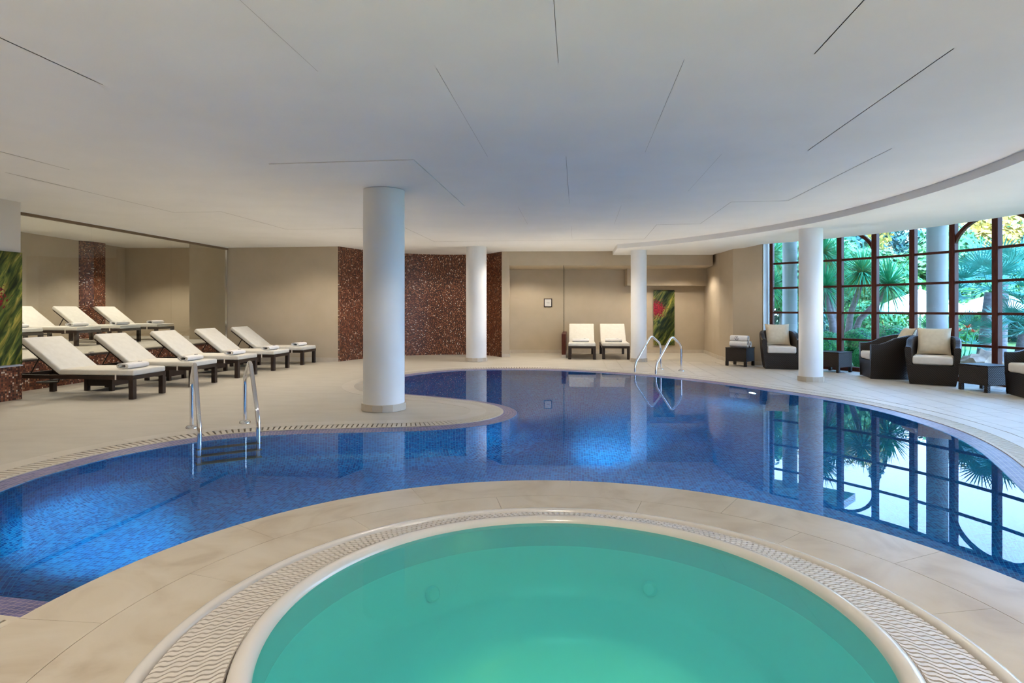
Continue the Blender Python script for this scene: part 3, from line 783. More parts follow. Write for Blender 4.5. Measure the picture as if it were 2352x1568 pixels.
mb = MB(); mb.prism(inset(SQ, 0.002), H1 - 0.006, H1 + 0.02); mb.build('ceiling_panel', M['ceil'], ceiling)
mb = MB(); mb.flat([COUT], H1 + 0.035, up=False); mb.build('ceiling_backing', M['joint'], ceiling)
# lower curved soffit along the windows
FAR = arcp(6.68, -52, 46.2, 60)
mb = MB(); mb.prism([FASC[0]] + FASC[1:] + [FAR[0]] + FAR[1:] + [(4.93, 14.6), (4.93, 15.2)], H2, 2.93)
mb.build('ceiling_soffit', M['ceil'], smooth=True, kind='structure')
mb = MB(); mb.prism(arcp(6.5, -52, 48, 40) + arcp(7.6, 48, -52, 40), 2.86, 2.93); mb.build('ceiling_window_pocket', M['ceil'], kind='structure')
mb = MB(); mb.prism([(-14, -7), (9.4, -7), (9.4, 2), (8.7, 6), (8.2, 8.5), (7.9, 10.2), (6.9, 12.6), (6.0, 13.9), (6.0, 19), (-14, 19)], 3.2, 8.5); mb.build('shading_storey', M['white'], kind='structure')  # unseen block over the room, added to keep sun off the near garden
wall('wall_near', [(-9, -4.2), (6.2, -4.2), (6.2, -4.0), (-9, -4.0)], 0, 2.9)
wall('wall_right_near', [(4.9, -4.1), (5.2, -4.1), (5.2, 2.3), (4.9, 2.3)], 0, 3.1)

# ------------------------------------------------------------------ columns
def column(name, c, r, ztop, label, n=14, hs=0.085):
    e = empty(name, (c[0], c[1], 0)); tag(e, label, 'column', 'white round columns')
    mb = MB(); mb.lathe([(r, 0.0), (r, ztop)], 48); mb.build('shaft', M['white'], e, smooth='all')
    ro = r + 0.016
    a0 = R(8)
    mb = MB(); w_ = 2 * PI / n
    p = [(ro / math.cos(w_ / 2) * math.cos(-w_ / 2 * 0.985), ro / math.cos(w_ / 2) * math.sin(-w_ / 2 * 0.985)), (ro / math.cos(w_ / 2) * math.cos(w_ / 2 * 0.985), ro / math.cos(w_ / 2) * math.sin(w_ / 2 * 0.985)),
         ((r - 0.004) * math.cos(w_ / 2), (r - 0.004) * math.sin(w_ / 2)), ((r - 0.004) * math.cos(w_ / 2), -(r - 0.004) * math.sin(w_ / 2))]
    mb.prism(p, 0.0045, hs)
    s0 = mb.build('skirting_stone', M['base'], e); s0.rotation_euler = (0, 0, a0)
    for k in range(1, n): share(s0, 'skirting_stone', e, (0, 0, 0), (0, 0, a0 + k * w_))
    return e
column('round_column', (-1.53, 7.285), 0.243, H1 - 0.01, 'thick white column on the deck peninsula, nearest of the columns')
column('round_column', (-0.82, 14.01), 0.235, H1 + 0.01, 'white column in front of the curved brown mosaic niche')
column('round_column', (2.88, 13.86), 0.178, H2 + 0.01, 'slim white column beside the two back loungers')
column('round_column', (4.965, 10.13), 0.184, H2 + 0.01, 'slim white column between two wicker chairs at the pool edge')

# ------------------------------------------------------------------ curved window wall
win = empty('window_1', (0.5, 7.7, 0)); win['kind'] = 'structure'
win['label'] = 'curved mahogany window wall with arched heads'
RW = 7.33
def angle_for(px):
    k = (px - 1176) / 1400
    # intersect x = k*y with the circle
    A = k * k + 1; B = -2 * (0.5 * k + 7.7); C_ = 0.5 ** 2 + 7.7 ** 2 - RW ** 2
    y = (-B + math.sqrt(B * B - 4 * A * C_)) / (2 * A); x = k * y
    return math.degrees(math.atan2(y - 7.7, x - 0.5))
MUL = [angle_for(x) for x in (1773, 1856, 1930, 2010.5, 2098, 2190.5, 2290)]
stp = MUL[-2] - MUL[-1]
while MUL[-1] > -50: MUL.append(MUL[-1] - stp)
ROWS = [0.604, 1.122, 1.640, 2.158]
ZT = 2.74
def wp(a, r=RW): return Vector((r * math.cos(R(a)), r * math.sin(R(a)), 0))
for k, a in enumerate(MUL):
    mb = MB(); mb.box((0, 0, ZT / 2), (0.11, 0.095 if k else 0.07, ZT))
    o = mb.build('mullion', M['frame'], win, bevel=0.008, seg=1); o.location = wp(a); o.rotation_euler = (0, 0, R(a))
for k in range(len(MUL) - 1):
    a, b = wp(MUL[k]), wp(MUL[k + 1]); c = (a + b) / 2; d = (b - a); ln = d.length - 0.085; an = math.atan2(d.y, d.x)
    for z, hh, dp in [(0.04, 0.08, 0.10)] + [(z, 0.041, 0.055) for z in ROWS] + [(ZT - 0.02, 0.05, 0.08)]:
        mb = MB(); mb.box((0, 0, 0), (ln, dp, hh)); o = mb.build('muntin', M['frame'], win, bevel=0.005, seg=1)
        o.location = c + Vector((0, 0, z)); o.rotation_euler = (0, 0, an)
    zs = [0.08] + ROWS + [ZT - 0.045]
    for i in range(5):
        mb = MB(); mb.box((0, 0, 0), (ln, 0.006, zs[i + 1] - zs[i] - 0.03)); o = mb.build('pane', M['glass'], win)
        o.location = c + Vector((0, 0, (zs[i] + zs[i + 1]) / 2)); o.rotation_euler = (0, 0, an)
# arches over every second pair of lights
for k in range(1, len(MUL) - 2, 4):
    path = []
    a0, a1 = MUL[k], MUL[k + 2]
    hw = 0.55
    for i in range(25):
        t = PI * i / 24
        f = 0.5 - 0.5 * math.cos(t)
        path.append(wp(a0 + (a1 - a0) * f) + Vector((0, 0, ROWS[3] + hw * math.sin(t))))
    mb = MB()
    vs = []; n = len(path)
    for i, p in enumerate(path):
        t = PI * i / 24
        rad = Vector((p.x, p.y, 0)).normalized()
        hz = wp(a1) - wp(a0); hz.normalize()
        nr = (-hz * math.cos(t) + Vector((0, 0, 1)) * math.sin(t)).normalized()
        for s_, q in ((-1, -1), (1, -1), (1, 1), (-1, 1)):
            vs.append(p + rad * (0.03 * s_) + nr * (0.028 * q))
    fs = [(0, 1, 2, 3), tuple(4 * (n - 1) + q for q in (3, 2, 1, 0))]
    for i in range(n - 1):
        for q in range(4): fs.append((4 * i + q, 4 * (i + 1) + q, 4 * (i + 1) + (q + 1) % 4, 4 * i + (q + 1) % 4))
    mb.add(vs, fs); mb.build('arch', M['frame'], win)
mb = MB(); mb.prism(arcp(7.24, -52, 50, 50) + arcp(7.44, 50, -52, 50), ZT, 3.2); mb.build('wall_above_window', M['white'], kind='structure')

# ------------------------------------------------------------------ loungers
def make_lounger():
    e = empty('sun_lounger')
    mb = MB()
    for y in (-0.012, 0.592): mb.box((-0.855, y, 0.288), (1.78, 0.042, 0.052))
    for x in (0.012, -1.722): mb.box((x, 0.29, 0.288), (0.042, 0.64, 0.052))
    mb.build('frame', M['wood'], e, bevel=0.003, seg=1)
    for k in range(7):
        s = MB(); s.box((-0.10 - 0.155 * k, 0.29, 0.302), (0.07, 0.58, 0.016)); s.build('slat', M['wood'], e)
    for x in (0.0, -1.69):
        for y in (0.0, 0.58):
            s = MB(); s.box((x, y, 0.1335), (0.066, 0.066, 0.259)); s.build('leg', M['wood'], e, bevel=0.003, seg=1)
    s = MB(); s.box((-0.507, 0.29, 0.353), (1.085, 0.64, 0.076)); s.build('seat_cushion', M['fabric'], e, bevel=0.02, seg=3, smooth='all')
    an = R(37); d = Vector((-math.cos(an), 0, math.sin(an))); nr = Vector((math.sin(an), 0, math.cos(an)))
    hg = Vector((-1.045, 0.29, 0.318))
    rot = Matrix(((d.x, 0, nr.x), (0, -1, 0), (d.z, 0, nr.z)))
    s = MB(); s.box(hg + d * 0.36 + nr * 0.040, (0.73, 0.64, 0.076), mat=rot); s.build('back_cushion', M['fabric'], e, bevel=0.02, seg=3, smooth='all')
    b = MB()
    for y in (-0.27, 0.27): b.box(hg + d * 0.345 - nr * 0.012 + Vector((0, y, 0)), (0.70, 0.04, 0.024), mat=rot)
    for t in (0.06, 0.24, 0.42, 0.60): b.box(hg + d * t - nr * 0.008 + Vector((0, 0, 0)), (0.06, 0.52, 0.014), mat=rot)
    bf = b.build('backrest_frame', M['wood'], e)
    top = hg + d * 0.40 - nr * 0.02
    for y in (-0.26, 0.26):
        p = MB(); p.tube([top + Vector((0, y, 0)), Vector((-1.53, 0.29 + y, 0.285))], 0.009, 8); p.build('prop', M['wood'], bf)
    p = MB(); p.tube([(-1.08, 0.03, 0.262), (-1.10, 0.03, 0.215), (-1.42, 0.03, 0.20), (-1.45, 0.06, 0.20), (-1.45, 0.52, 0.20), (-1.42, 0.55, 0.20), (-1.10, 0.55, 0.215), (-1.08, 0.55, 0.262)], 0.011, 8)
    p.build('carry_bar', M['wood'], e)
    p = MB(); p.box((-0.215, -0.0345, 0.292), (0.022, 0.003, 0.062)); p.box((-0.215, -0.0145, 0.2605), (0.022, 0.043, 0.003)); p.box((-0.215, -0.033, 0.322), (0.022, 0.004, 0.02))
    p.build('strap', M['seat'], e)
    return e
def spiral_poly(a, b, turns=2.2, th=0.16, n=70):
    c0 = []; c1 = []
    for k in range(n + 1):
        t = k / n; r = 1.0 - (turns * th + 0.0) * t * 0.98
        an = 2 * PI * turns * t - PI / 2
        r1 = r - th * 0.86
        ex = 0.72
        cx_, sx_ = math.cos(an), math.sin(an)
        fx = math.copysign(abs(cx_) ** ex, cx_); fz = math.copysign(abs(sx_) ** ex, sx_)
        c0.append((a * r * fx, b * r * fz)); c1.append((a * max(r1, .02) * fx, b * max(r1, .02) * fz))
    return c0, c1
def towel_mesh(name, a, b, ln, turns=2.2, th=0.2, bands=True):
    """a rolled ribbon of terry cloth, axis along local y"""
    c0, c1 = spiral_poly(a, b, turns, th)
    mb = MB(); n = len(c0)
    ys = [-ln / 2, -ln / 2 + 0.012, ln / 2 - 0.012, ln / 2]
    sc = [0.93, 1.0, 1.0, 0.93]
    vs = []
    for y, s_ in zip(ys, sc):
        for (x, z), (x2, z2) in zip(c0, c1):
            mx_, mz_ = (x + x2) / 2, (z + z2) / 2
            vs.append((mx_ + (x - mx_) * (1 if s_ == 1 else 0.6), y, mz_ + (z - mz_) * (1 if s_ == 1 else 0.6) + b))
            vs.append((mx_ + (x2 - mx_) * (1 if s_ == 1 else 0.6), y, mz_ + (z2 - mz_) * (1 if s_ == 1 else 0.6) + b))
    fs = []; m_ = 2 * n
    for j in range(3):
        for k in range(n - 1):
            fs.append((j * m_ + 2 * k, j * m_ + 2 * k + 2, (j + 1) * m_ + 2 * k + 2, (j + 1) * m_ + 2 * k))
            fs.append((j * m_ + 2 * k + 1, (j + 1) * m_ + 2 * k + 1, (j + 1) * m_ + 2 * k + 3, j * m_ + 2 * k + 3))
        fs.append((j * m_, (j + 1) * m_, (j + 1) * m_ + 1, j * m_ + 1))
        fs.append((j * m_ + m_ - 2, j * m_ + m_ - 1, (j + 1) * m_ + m_ - 1, (j + 1) * m_ + m_ - 2))
    for k in range(n - 1):
        fs.append((2 * k, 2 * k + 1, 2 * k + 3, 2 * k + 2)); o_ = 3 * m_
        fs.append((o_ + 2 * k, o_ + 2 * k + 2, o_ + 2 * k + 3, o_ + 2 * k + 1))
    mb.add(vs, fs)
    return mb
def logo_mb(s=0.03):
    """open wreath with a letter S inside, lying in the local xy plane"""
    mb = MB()
    ring = [(s * math.cos(R(a)), s * math.sin(R(a)), 0) for a in range(50, 371, 12)]
    mb.tube(ring, s * 0.07, 5)
    mb.tube([(s * 0.86 * math.cos(R(a)), s * 0.86 * math.sin(R(a)), 0) for a in range(180, 321, 12)], s * 0.06, 5)
    sp = [(0.34, 0.34), (0.16, 0.48), (-0.14, 0.46), (-0.30, 0.26), (-0.12, 0.06), (0.14, -0.06), (0.30, -0.26), (0.12, -0.46), (-0.18, -0.46), (-0.36, -0.32)]
    mb.tube([(x * s, y * s, 0) for x, y in sp], s * 0.075, 5)
    return mb
def folded_towel(loc, rz, label, group):
    e = empty('folded_towel', loc, rz); tag(e, label, 'towel', group)
    global TOW0, LOG0
    if TOW0 is None:
        TOW0 = towel_mesh('cloth', 0.105, 0.042, 0.40, 1.9, 0.26).build('cloth', M['towel'], e, smooth=True)
        LOG0 = logo_mb(0.026).build('monogram', M['logo'], TOW0); LOG0.location = (0.03, 0.10, 0.0845)
        LOG0.rotation_euler = (0, 0, R(90))
    else:
        c_ = share(TOW0, 'cloth', e)
        o = share(LOG0, 'monogram', c_, (0.03, 0.10, 0.0845), (0, 0, R(90)))
    return e
TOW0 = LOG0 = None
LZ = R(-6)
lounger0 = make_lounger()
used = False
def place_lounger(loc, rz, label, group):
    global used
    o = lounger0 if not used else copy_tree(lounger0)
    used = True
    o.location = loc; o.rotation_euler = (0, 0, rz); tag(o, label, 'sun lounger', group)
    return o
place = ['nearest of the five, head behind the artwork pier', 'second of the row counting from the artwork pier', 'in the middle of the row of five', 'fourth of the row counting from the artwork pier', 'last of the row, against the plain beige wall']
tplace = ['on the lounger nearest the artwork pier', 'on the second lounger from the artwork pier', 'on the middle lounger of the row of five', 'on the fourth lounger from the artwork pier', 'on the last lounger by the plain beige wall']
for k in range(5):
    x, y = -5.03 + 0.137 * k, 8.08 + 1.236 * k
    place_lounger((x, y, 0), LZ, 'cream cushioned dark wood lounger, ' + place[k], 'loungers along the glazed wall')
    c = Vector((x, y, 0)) - GV * 0.20 + GU * 0.26
    folded_towel((c.x, c.y, 0.391), LZ, 'rolled white towel ' + tplace[k], 'towels on the front loungers')
ip = [(-9.0, 10.98), (-8.72, 12.2), (-8.62, 13.4), (-8.52, 14.6)]
il = ['partly hidden by the artwork pier', 'just left of the brown pilaster', 'just right of the brown pilaster', 'farthest back']
for k in range(4):
    x, y = ip[k]
    place_lounger((x, y, IF), LZ, 'lounger behind the glass wall, ' + il[k], 'loungers in the inner room')
    c = Vector((x, y, 0)) - GV * 0.22 + GU * 0.26
    folded_towel((c.x, c.y, IF + 0.391), LZ, 'white towel on the lounger behind glass, ' + il[k], 'towels in the inner room')
for k, (x, lb) in enumerate(((1.372, 'next to the glass partition'), (2.176, 'next to the slim column'))):
    o = place_lounger((x, 14.48, 0), R(-96), 'lounger facing the pool at the back wall, ' + lb, 'loungers in the back recess')
    u_ = Vector((math.cos(R(-96)), math.sin(R(-96)), 0)); v_ = Vector((-u_.y, u_.x, 0))
    c = Vector((x, 14.48, 0)) - u_ * 0.50 + v_ * 0.26
    folded_towel((c.x, c.y, 0.391), R(-96), 'white towel on the back wall lounger ' + lb, 'towels in the back recess')

# low dark tables between the loungers
def make_low_table():
    e = empty('low_table')
    mb = MB(); mb.box((0, 0, 0.325), (0.46, 0.46, 0.03)); mb.build('table_top', M['wood'], e, bevel=0.003, seg=1)
    mb = MB()
    for s_ in (-1, 1):
        mb.box((0, s_ * 0.205, 0.192), (0.40, 0.025, 0.235)); mb.box((s_ * 0.205, 0, 0.192), (0.025, 0.40, 0.235))
    mb.build('apron', M['wood'], e)
    for a in (-1, 1):
        for b in (-1, 1):
            mb = MB(); mb.box((a * 0.195, b * 0.195, 0.157), (0.055, 0.055, 0.305)); mb.build('leg', M['wood'], e)
    return e
lt0 = make_low_table()
for k in range(4):
    o = lt0 if k == 0 else copy_tree(lt0)
    o.location = (-6.02 + 0.137 * k, 9.12 + 1.236 * k, 0); o.rotation_euler = (0, 0, LZ)
    tag(o, 'low dark wood side table between the ' + ['first and second', 'second and third', 'third and fourth', 'fourth and fifth'][k] + ' front loungers', 'side table', 'low tables between loungers')

# ------------------------------------------------------------------ pool ladders
def round_path(pts, r, n=6):
    pts = [Vector(p) for p in pts]; out = [pts[0]]
    for i in range(1, len(pts) - 1):
        a = (pts[i - 1] - pts[i]); b = (pts[i + 1] - pts[i])
        rr = min(r, a.length * 0.45, b.length * 0.45)
        p0 = pts[i] + a.normalized() * rr; p2 = pts[i] + b.normalized() * rr
        for k in range(n + 1):
            t = k / n; out.append(p0 * (1 - t) ** 2 + pts[i] * 2 * t * (1 - t) + p2 * t * t)
    out.append(pts[-1]); return out
def ladder(loc, rz, gap, reach, label):
    """local +x points out over the water, rails at y = 0 and y = gap"""
    e = empty('pool_ladder', loc, rz); tag(e, label, 'ladder', 'chrome pool ladders')
    for y in (0, gap):
        path = round_path([(0, y, 0.012), (0, y, 0.50), (0.30, y, 0.665), (0.38, y, 0.64), (reach, y, 0.17), (reach, y, -0.95)], 0.10)
        mb = MB(); mb.tube(path, 0.0205, 14); hr = mb.build('handrail', M['chrome'], e, smooth=True)
        mb = MB(); mb.lathe([(0.022, 0.03), (0.045, 0.024), (0.056, 0.014), (0.058, 0.001)], 24, (0, y, 0)); mb.build('flange', M['chrome'], hr, smooth=True)
    for k, z in enumerate((-0.20, -0.46, -0.72)):
        mb = MB(); mb.box((reach, gap / 2, z), (0.085, gap + 0.06, 0.03)); mb.build('tread', M['step'], e, bevel=0.006)
    return e
ladder((-3.23, 6.15, 0), math.atan2(-0.85, 0.53), 0.495, 0.80, 'chrome pool ladder near the front loungers, on the left shore')
ladder((2.95, 12.09, 0.0), math.atan2(-0.58, -0.62), 0.46, 0.86, 'chrome pool ladder on the far shore, beside the slim column')

# ------------------------------------------------------------------ art panels and the small wall sign
def art(name, loc, rz, w_, h_, m_, label, offs=0.03):
    e = empty(name, loc, rz); tag(e, label, 'artwork')
    mb = MB(); mb.box((0, -offs, h_ / 2), (w_, 0.008, h_))
    for k, f in enumerate(mb.f): mb.uv[k] = [((mb.v[i][0] + w_ / 2) / w_, mb.v[i][2] / w_) for i in f]
    pr = mb.build('print', m_, e)
    for x in (-w_ / 2 + 0.03, w_ / 2 - 0.03):
        for z in (0.035, h_ - 0.035):
            c = MB(); c.lathe([(0.001, 0.006), (0.010, 0.005), (0.011, 0.0), (0.008, -0.02), (0.008, -offs - 0.002)], 16)
            o = c.build('standoff', M['bronze'], pr, smooth=True); o.location = (x, -offs - 0.004, z); o.rotation_euler = (PI / 2, 0, 0)
    return e
art('wall_art', (4.14, 16.63, 0.205), 0, 0.575, 1.50, print_mat(3.1, (0.15, 1.72), 1.0), 'tall foliage print with dark red flowers on the back recess wall')
pp = PC - GU * 0.30 + GV * 0.012
art('wall_art', (pp.x, pp.y, 0.47), R(84), 0.56, 1.475, print_mat(8.3, (0.42, 1.55), 0.76), 'green foliage print on the pier at the left edge')
e = empty('wall_sign', (0.98, 16.63, 1.365), 0); tag(e, 'small square white sign in a dark frame on the back wall', 'sign')
mb = MB(); mb.box((0, -0.012, 0), (0.195, 0.014, 0.205)); sg = mb.build('plate', mat('sign_plate', (0.66, 0.63, 0.60), 0.5), e)
mb = MB()
for s_ in (-1, 1): mb.box((s_ * 0.10, -0.014, 0), (0.022, 0.024, 0.232)); mb.box((0, -0.014, s_ * 0.105), (0.20, 0.024, 0.022))
mb.build('frame', M['wood'], e)
mb = MB()
for x, w_, h_ in ((-0.038, 0.008, 0.013), (-0.026, 0.008, 0.009), (-0.015, 0.005, 0.014), (-0.006, 0.008, 0.010), (0.014, 0.009, 0.013), (0.025, 0.008, 0.010), (0.036, 0.007, 0.011)):
    mb.box((x, -0.0195, -0.004 + h_ / 2 - 0.005), (w_, 0.002, h_))
mb.build('lettering', M['logo'], sg)

# ------------------------------------------------------------------ wicker armchairs
def make_chair():
    """front faces local -y; origin on the floor under the middle of the seat"""
    e = empty('wicker_armchair')
    n = 40; th = 0.075
    def plan(s, grow):
        hw, dp = 0.345 + grow, 0.74 + grow
        # u-shape: two straight sides then a rounded back
        if s < 0.25: t = s / 0.25; return (-hw, -0.37 + (0.36) * t)
        if s > 0.75: t = (1 - s) / 0.25; return (hw, -0.37 + (0.36) * t)
        a = PI - (s - 0.25) / 0.5 * PI
        c_, s_ = math.cos(a), math.sin(a)
        return (hw * math.copysign(abs(c_) ** 0.82, c_), -0.01 + (dp - 0.36) * abs(s_) ** 0.82)
    def hgt(s):
        u_ = 1 - abs(s - 0.5) * 2
        k = min(1, max(0, (u_ - 0.12) / 0.62)); k = k * k * (3 - 2 * k)
        return 0.595 + 0.155 * k
    vs = []; prof_n = 0
    for i in range(n + 1):
        s = i / n; h = hgt(s)
        fr = 0
        if i in (0, n): fr = 0.0
        ring = []
        for g_, z in ((-0.045, 0.006), (-0.02, 0.15), (0.0, 0.34), (0.022, h - 0.05), (0.018, h - 0.015), (0.0, h), (-th + 0.02, h - 0.004), (-th + 0.004, h - 0.03), (-th, 0.34), (-th - 0.01, 0.30)):
            x, y = plan(s, g_); ring.append((x, y, z))
        prof_n = len(ring); vs += ring
    fs = []
    for i in range(n):
        for k in range(prof_n - 1):
            fs.append((i * prof_n + k, (i + 1) * prof_n + k, (i + 1) * prof_n + k + 1, i * prof_n + k + 1))
    fs.append(tuple(range(prof_n))); fs.append(tuple(range(n * prof_n, (n + 1) * prof_n))[::-1])
    mb = MB(); mb.add(vs, [f[::-1] for f in fs]); mb.build('shell', M['wicker'], e, smooth=True)
    mb = MB()
    fv = [(-0.30, -0.345, 0.006), (0.30, -0.345, 0.006), (0.345, -0.375, 0.315), (-0.345, -0.375, 0.315), (-0.30, -0.31, 0.006), (0.30, -0.31, 0.006), (0.30, -0.31, 0.315), (-0.30, -0.31, 0.315)]
    mb.add(fv, [(0, 1, 2, 3), (3, 2, 6, 7), (5, 4, 7, 6), (0, 3, 7, 4), (1, 5, 6, 2), (0, 4, 5, 1)]); mb.build('front_panel', M['wicker'], e)
    mb = MB(); mb.box((0, 0.0, 0.295), (0.55, 0.64, 0.03)); mb.build('seat_deck', M['wicker'], e)
    mb = MB(); mb.box((0, -0.06, 0.384), (0.535, 0.63, 0.135)); mb.build('seat_cushion', M['seat'], e, bevel=0.035, seg=4, smooth='all')
    return e
def pillow_mesh():
    mb = MB(); n = 16; w_ = 0.235; t_ = 0.075
    for sgn in (1, -1):
        vs = []; fs = []
        for i in range(n + 1):
            for j in range(n + 1):
                u_, v_ = i / n * 2 - 1, j / n * 2 - 1
                pin = 1 - 0.07 * (1 - abs(u_) ** 3) * abs(v_) ** 4
                pin2 = 1 - 0.07 * (1 - abs(v_) ** 3) * abs(u_) ** 4
                d = max(0, (1 - u_ ** 4) * (1 - v_ ** 4)) ** 0.55
                vs.append((u_ * w_ * pin2, sgn * (t_ * d + 0.003), v_ * w_ * pin + w_))
        for i in range(n):
            for j in range(n):
                f = (i * (n + 1) + j, (i + 1) * (n + 1) + j, (i + 1) * (n + 1) + j + 1, i * (n + 1) + j + 1)
                fs.append(f if sgn < 0 else f[::-1])
        mb.add(vs, fs)
    return mb
chair0 = make_chair(); pil0 = None
def place_chair(k, loc, rz, label, plabel, ptilt=22, py=0.10):
    global pil0
    o = chair0 if k == 0 else copy_tree(chair0)
    o.location = (*loc, 0.004); o.rotation_euler = (0, 0, rz); tag(o, label, 'armchair', 'wicker armchairs by the window')
    c = Vector((*loc, 0)) + Matrix.Rotation(rz, 3, 'Z') @ Vector((0.0, py, 0.452))
    if pil0 is None:
        pil0 = pillow_mesh().build('scatter_pillow', M['pillow'], smooth='all'); p = pil0
    else:
        p = pil0.copy(); COL.objects.link(p)
    p.location = c; p.rotation_euler = (R(-ptilt), 0, rz); tag(p, plabel, 'pillow', 'ecru pillows on the armchairs')
def face(p0, p1):
    """front edge from left p0 to right p1 (seen from the front): returns seat centre and rotation"""
    a, b = Vector((*p0, 0)), Vector((*p1, 0)); d = (b - a).normalized()
    nb = Vector((-d.y, d.x, 0))
    return (a + b) / 2 + nb * 0.355, math.atan2(d.y, d.x)
for k, (p0, p1, lb, pl_) in enumerate([
        ((5.01, 12.11), (5.64, 11.94), 'dark wicker armchair beside the table with rolled towels', 'ecru pillow on the armchair beside the rolled towels'),
        ((6.285, 10.98), (6.13, 10.40), 'dark wicker armchair turned side-on, seen over its arm', 'ecru pillow on the side-on armchair'),
        ((6.31, 9.72), (6.83, 9.33), 'dark wicker armchair facing the pool between side-on chair and table', 'ecru pillow on the armchair facing the pool below the outer column'),
        ((6.94, 8.53), (6.80, 7.96), 'dark wicker armchair cut off by the right edge', 'ecru pillow on the armchair at the right edge')]):
    c, rz = face(p0, p1)
    place_chair(k, (c.x, c.y), rz, lb, pl_, 22 if k != 1 else 26, 0.10 if k != 1 else 0.14)

# wicker tables
def make_wicker_table():
    e = empty('wicker_table')
    mb = MB(); mb.box((0, 0, 0.238), (0.44, 0.44, 0.275)); mb.build('body', M['wicker'], e, bevel=0.008)
    mb = MB(); mb.box((0, 0, 0.381), (0.45, 0.45, 0.012)); mb.build('table_top', M['wicker'], e, bevel=0.004)
    for a in (-1, 1):
        for b in (-1, 1):
            mb = MB(); mb.box((a * 0.1955, b * 0.1955, 0.052), (0.05, 0.05, 0.098)); mb.build('leg', M['wicker'], e)
    return e
wt0 = make_wicker_table()
for k, (fr, dirx, lb) in enumerate([((4.505, 12.83), (4.81, 12.54), 'dark wicker side table carrying three rolled towels'),
                                    ((5.83, 11.69), (6.07, 11.29), 'dark wicker side table half hidden by the slim column'),
                                    ((6.65, 9.07), (6.75, 8.64), 'dark wicker side table between the two right-hand armchairs')]):
    a, b = Vector((*fr, 0)), Vector((*dirx, 0)); d = (b - a).normalized(); nb = Vector((-d.y, d.x, 0))
    c = (a + b) / 2 + nb * 0.21
    o = wt0 if k == 0 else copy_tree(wt0)
    o.location = (c.x, c.y, 0.004); o.rotation_euler = (0, 0, math.atan2(d.y, d.x)); tag(o, lb, 'side table', 'wicker side tables')
    if k == 0:
        rz = math.atan2(d.y, d.x)
        roll0 = None
        for q, (dy, dz, lb2) in enumerate(((-0.07, 0, 'rolled white towel at the front of the stack on the wicker table'), (0.075, 0, 'rolled white towel at the rear of the stack on the wicker table'), (0.0, 0.118, 'rolled white towel with monogram on top of the stack'))):
            t = empty('rolled_towel', (0, 0, 0)); tag(t, lb2, 'towel', 'rolled towels on the wicker table')
            loc = c + nb * dy + d * (0.01 if q < 2 else -0.01)
            t.location = (loc.x, loc.y, 0.392 + dz); t.rotation_euler = (0, 0, rz + PI / 2)
            if roll0 is None:
                roll0 = towel_mesh('cloth', 0.071, 0.068, 0.37, 2.6, 0.2).build('cloth', M['towel'], t, smooth=True)
            else: rl = share(roll0, 'cloth', t)
            if q == 2:
                l = logo_mb(0.042).build('monogram', M['logo'], rl)
                # on the side that faces the pool
                l.location = (-0.0715, 0.03, 0.075); l.rotation_euler = (R(90), 0, R(-90))

# ------------------------------------------------------------------ the garden beyond the windows
gm = MB(); gm.flat([[(5.2, -30), (90, -30), (90, 110), (-20, 110), (-20, 19), (5.9, 19)]], -0.12)
tag(gm.build('garden_lawn', M['grass']), 'green lawn of the garden outside the windows', 'lawn', kind='stuff')
pv = MB(); pv.prism(arcp(7.40, -52, 52, 40) + arcp(8.35, 52, -52, 40), -0.11, -0.015)
pv.build('terrace_paving', M['pave'], kind='structure')
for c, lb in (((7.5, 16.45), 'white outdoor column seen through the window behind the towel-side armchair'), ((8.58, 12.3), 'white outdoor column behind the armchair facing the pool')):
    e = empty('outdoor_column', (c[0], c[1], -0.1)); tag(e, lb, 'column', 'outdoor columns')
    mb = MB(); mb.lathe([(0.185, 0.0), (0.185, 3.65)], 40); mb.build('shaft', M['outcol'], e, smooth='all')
    mb = MB(); mb.lathe([(0.19, 0.0), (0.205, 0.0), (0.205, 0.1), (0.19, 0.1)], 24); mb.build('base', M['base'], e)

mb = MB(); mb.prism(arcp(7.45, -52, 44, 40) + arcp(9.75, 44, -52, 40), 3.55, 3.75); mb.build('shade_canopy', M['white'], kind='structure')  # unseen overhang, put in to shade the outdoor columns
mb = MB(); mb.prism(arcp(7.45, 44, 66, 12) + arcp(11.7, 66, 44, 12), 3.55, 3.75); mb.build('shade_canopy', M['white'], kind='structure')
rnd = random.Random(11)
def blade(mb, base, d, ln, w_, droop=0.25, bend=3):
    """one narrow leaf: a folded strip that tapers and droops"""
    d = d.normalized(); side = d.cross(Vector((0, 0, 1)))
    if side.length < 0.05: side = Vector((1, 0, 0))
    side.normalize()
    vs = []; fs = []
    for k in range(bend + 1):
        t = k / bend
        p = base + d * ln * t - Vector((0, 0, 1)) * droop * ln * t * t
        ww = w_ * (0.55 + 0.9 * t) * (1 - t) ** 0.6 if t < 1 else 0.0
        ww = w_ * min(1, 0.6 + t) * (1 - t ** 2.2)
        up = side.cross(d).normalized() * ww * 0.25
        vs += [p - side * ww + up, p, p + side * ww + up]
    for k in range(bend):
        a = 3 * k
        fs += [(a, a + 1, a + 4, a + 3), (a + 1, a + 2, a + 5, a + 4)]
    mb.add(vs, fs)
def rosette(n, ln, w_, zmin=-0.5, seed=1, droop=0.25):
    q = random.Random(seed); mb = MB()
    for k in range(n):
        z = zmin + (1 - zmin) * (k + q.random()) / n
        a = k * 2.39996 + q.uniform(-.2, .2)
        d = Vector((math.cos(a) * math.sqrt(max(0.02, 1 - z * z)), math.sin(a) * math.sqrt(max(0.02, 1 - z * z)), z))
        blade(mb, d * 0.03, d, ln * q.uniform(0.8, 1.1), w_ * q.uniform(.8, 1.15), droop * (1.2 - z) * q.uniform(.6, 1.3))
    return mb
